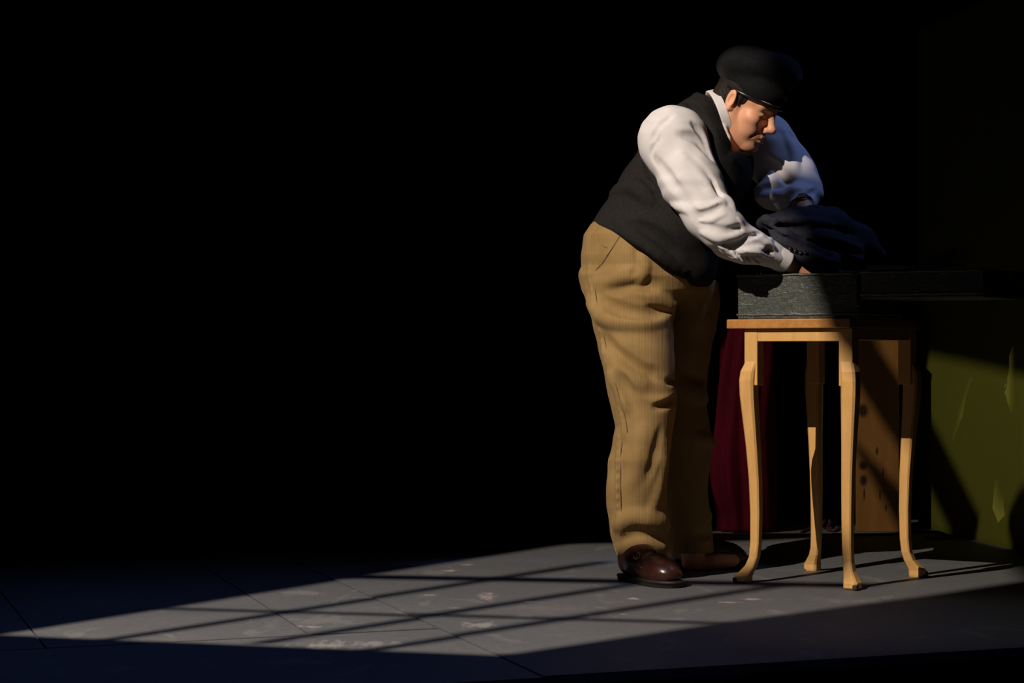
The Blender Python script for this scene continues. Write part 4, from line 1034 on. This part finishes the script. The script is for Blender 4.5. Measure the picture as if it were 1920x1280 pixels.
for p in arc:
    nrm = Vector((0, p.y, (p.z - 0.047))).normalized(); rows.append([p + Vector((-0.010, 0, 0.003)) + nrm*0.000, p + Vector((-0.010, 0, 0.003)) + nrm*0.003, p + Vector((0.010, 0, -0.003)) + nrm*0.003, p + Vector((0.010, 0, -0.003)) - nrm*0.001])
add_loft(bm, rows); strap_me = bpy.data.meshes.new('strap'); bm.to_mesh(strap_me); bm.free(); strap_me.materials.append(M['shoe'])
bm = bmesh.new()
bk = Vector((0.134, -0.036, 0.079)); nn = Vector((0.1, -0.75, 0.6)).normalized(); e1 = Vector((1, 0, 0)); e1 = (e1 - nn*e1.dot(nn)).normalized(); e2 = nn.cross(e1)
add_tube(bm, [bk + nn*0.004 + e1*0.013*math.cos(a) + e2*0.010*math.sin(a) for a in np.linspace(0, 2*math.pi, 17)], 0.0022, 8, cap=False)
add_tube(bm, [bk + nn*0.005 - e2*0.010, bk + nn*0.005 + e2*0.010], 0.0016, 6)
buckle_me = bpy.data.meshes.new('buckle'); bm.to_mesh(buckle_me); bm.free(); buckle_me.materials.append(M['brass'])
for me in (sole_me, strap_me, buckle_me): me.polygons.foreach_set('use_smooth', [True] * len(me.polygons))
def shoe(heel, toe, lab):
    dv = toe - heel; o = bpy.data.objects.new('shoe', shoe_me); COL.objects.link(o)
    o.location = heel; o.rotation_euler = (0, 0, math.atan2(dv.y, dv.x)); 
    keep(o, PER)
    for nm, me in (('sole', sole_me), ('strap', strap_me), ('buckle', buckle_me)):
        c = bpy.data.objects.new(nm, me); COL.objects.link(c); c.parent = o
    return o
toeN = G(1262, 1102); shoe(toeN - Vector((math.cos(math.radians(-62)), math.sin(math.radians(-62)), 0)) * 0.268, toeN, '')
toeF = G(1404, 1066); shoe(toeF - Vector((math.cos(math.radians(-12)), math.sin(math.radians(-12)), 0)) * 0.285, toeF, '')

# wrist watch on the far arm ---------------------------------------------------------
def watch():
    c = P(1500, 391, 6.535); ax_ = (WRL - ELL).normalized()
    bm = bmesh.new(); u = ax_.cross(Vector((0, 0, 1))).normalized(); v = u.cross(ax_); n = 36; rows = []
    cc = WRL - ax_*0.012
    for dr, tt in ((0.0, -0.008), (0.0025, -0.007), (0.0025, 0.007), (0.0, 0.008)):
        rows.append([cc + ax_*tt + (u*math.cos(2*math.pi*k/n) + v*math.sin(2*math.pi*k/n)) * (0.0300 + dr) for k in range(n)])
    add_loft(bm, rows, cap=False); w_ = bm_obj('wrist_watch', bm, M['metal'], smooth=True); keep(w_, PER)
    up = (Vector((0.0, -0.75, 0.65)) - ax_*Vector((0.0, -0.75, 0.65)).dot(ax_)).normalized()
    bm = bmesh.new(); add_tube(bm, [cc + up*0.031, cc + up*0.036, cc + up*0.039], [0.016, 0.017, 0.014], 24); keep(bm_obj('dial', bm, M['metal'], smooth=False), w_)
watch()

# jacket heaped in the suitcase ------------------------------------------------------
def build_jacket():
    f = Field(uni(0.66, 1.10, 0.0038), uni(6.28, 6.86, 0.0038), uni(0.78, 1.12, 0.0038))
    cz = TZ + 0.03
    x0, x1, y0, y1, hz, lx0 = CASE
    # the part lying in the case
    for x, y, r in ((-0.25, 0.08, 0.052), (-0.16, 0.09, 0.055), (-0.06, 0.10, 0.058), (0.01, 0.12, 0.040), (-0.18, 0.18, 0.055), (-0.06, 0.19, 0.058)):
        f.ell(table_local(x, y, cz + 0.055), (r*1.2, r*1.2, 0.052), None, 0.04)
    # the part bunched over the hands
    f.ell(P(1520, 432, 6.50), (0.105, 0.085, 0.055), [[.96, 0, -.28], [0, 1, 0], [.28, 0, .96]], 0.03)
    f.chain([P(1432, 418, 6.47), P(1490, 420, 6.47), P(1560, 425, 6.52), P(1612, 452, 6.56), P(1650, 482, 6.60)], [0.022, 0.040, 0.050, 0.042, 0.026], 0.03)
    f.chain([P(1436, 412, 6.44), P(1470, 446, 6.41), P(1510, 474, 6.41), P(1560, 490, 6.43)], [0.016, 0.026, 0.027, 0.026], 0.02)   # sleeve
    f.chain([P(1470, 404, 6.52), P(1530, 404, 6.52), P(1578, 416, 6.54)], [0.018, 0.026, 0.020], 0.02)
    f.chain([P(1560, 468, 6.50), P(1600, 478, 6.50)], [0.040, 0.034], 0.03)
    A = f.fold
    A([(1430, 424), (1480, 428), (1540, 424), (1600, 440)], 0.007, 0.014, 'carve', -0.001); A([(1440, 412), (1500, 412), (1560, 418)], 0.006, 0.012, depth=0.002)
    A([(1440, 432), (1480, 450), (1520, 462), (1560, 480)], 0.007, 0.012, 'carve', -0.001); A([(1500, 440), (1550, 446), (1610, 464)], 0.008, 0.016, depth=0.002)
    A([(1520, 452), (1570, 462), (1620, 478)], 0.007, 0.014, 'carve', -0.001); A([(1540, 476), (1580, 480), (1620, 490)], 0.007, 0.014, depth=0.002)
    f.warp(lambda X, Y, Z: 0.0025 * np.sin(X*48 + Z*52) * np.sin(Z*61 - X*33 + Y*40))
    # keep it clear of the case walls
    a, b = table_local(x0 + 0.012, y0 + 0.0125), table_local(x1, y0 + 0.0125); nrm = Vector(((b - a).y, -(b - a).x, 0)).normalized()
    bb = table_local(x1 - 0.0125, 0); nx = Vector((math.cos(TA), math.sin(TA), 0)); aa = table_local(x0 + 0.0125, 0)
    def wall(p, n_):
        n_ = n_.normalized()
        def fn(X, Y, Z): return np.maximum(-((X - p[0])*n_[0] + (Y - p[1])*n_[1]) + 0*Z, (Z - (TZ + hz + 0.006)))
        f.op(fn, [a_[0] for a_ in f.ax], [a_[-1] for a_ in f.ax], 0.003, 'carve')
    wall(a, nrm); wall(bb, nx); wall(aa, -nx)
    f.halfspace((0, 0, TZ + 0.018), (0, 0, -1), 0.003)
    return f
fj = build_jacket()
jk = link('jacket', fj.mesh('jacket'), M['jacket']); tag(jk, 'dark navy jacket bunched over the open suitcase in the person\'s hands', 'jacket')
for q in ((1482, 466), (1492, 470), (1502, 474), (1511, 474)):
    h = fj.hit(*q)
    if h:
        bm = bmesh.new(); add_tube(bm, [h + Vector((0, 0.003, -0.001)), h + Vector((0, -0.003, 0.001)), h + Vector((0, -0.004, 0.0014))], [0.0058, 0.0055, 0.004], 12); keep(bm_obj('button', bm, M['band'], smooth=True), jk)
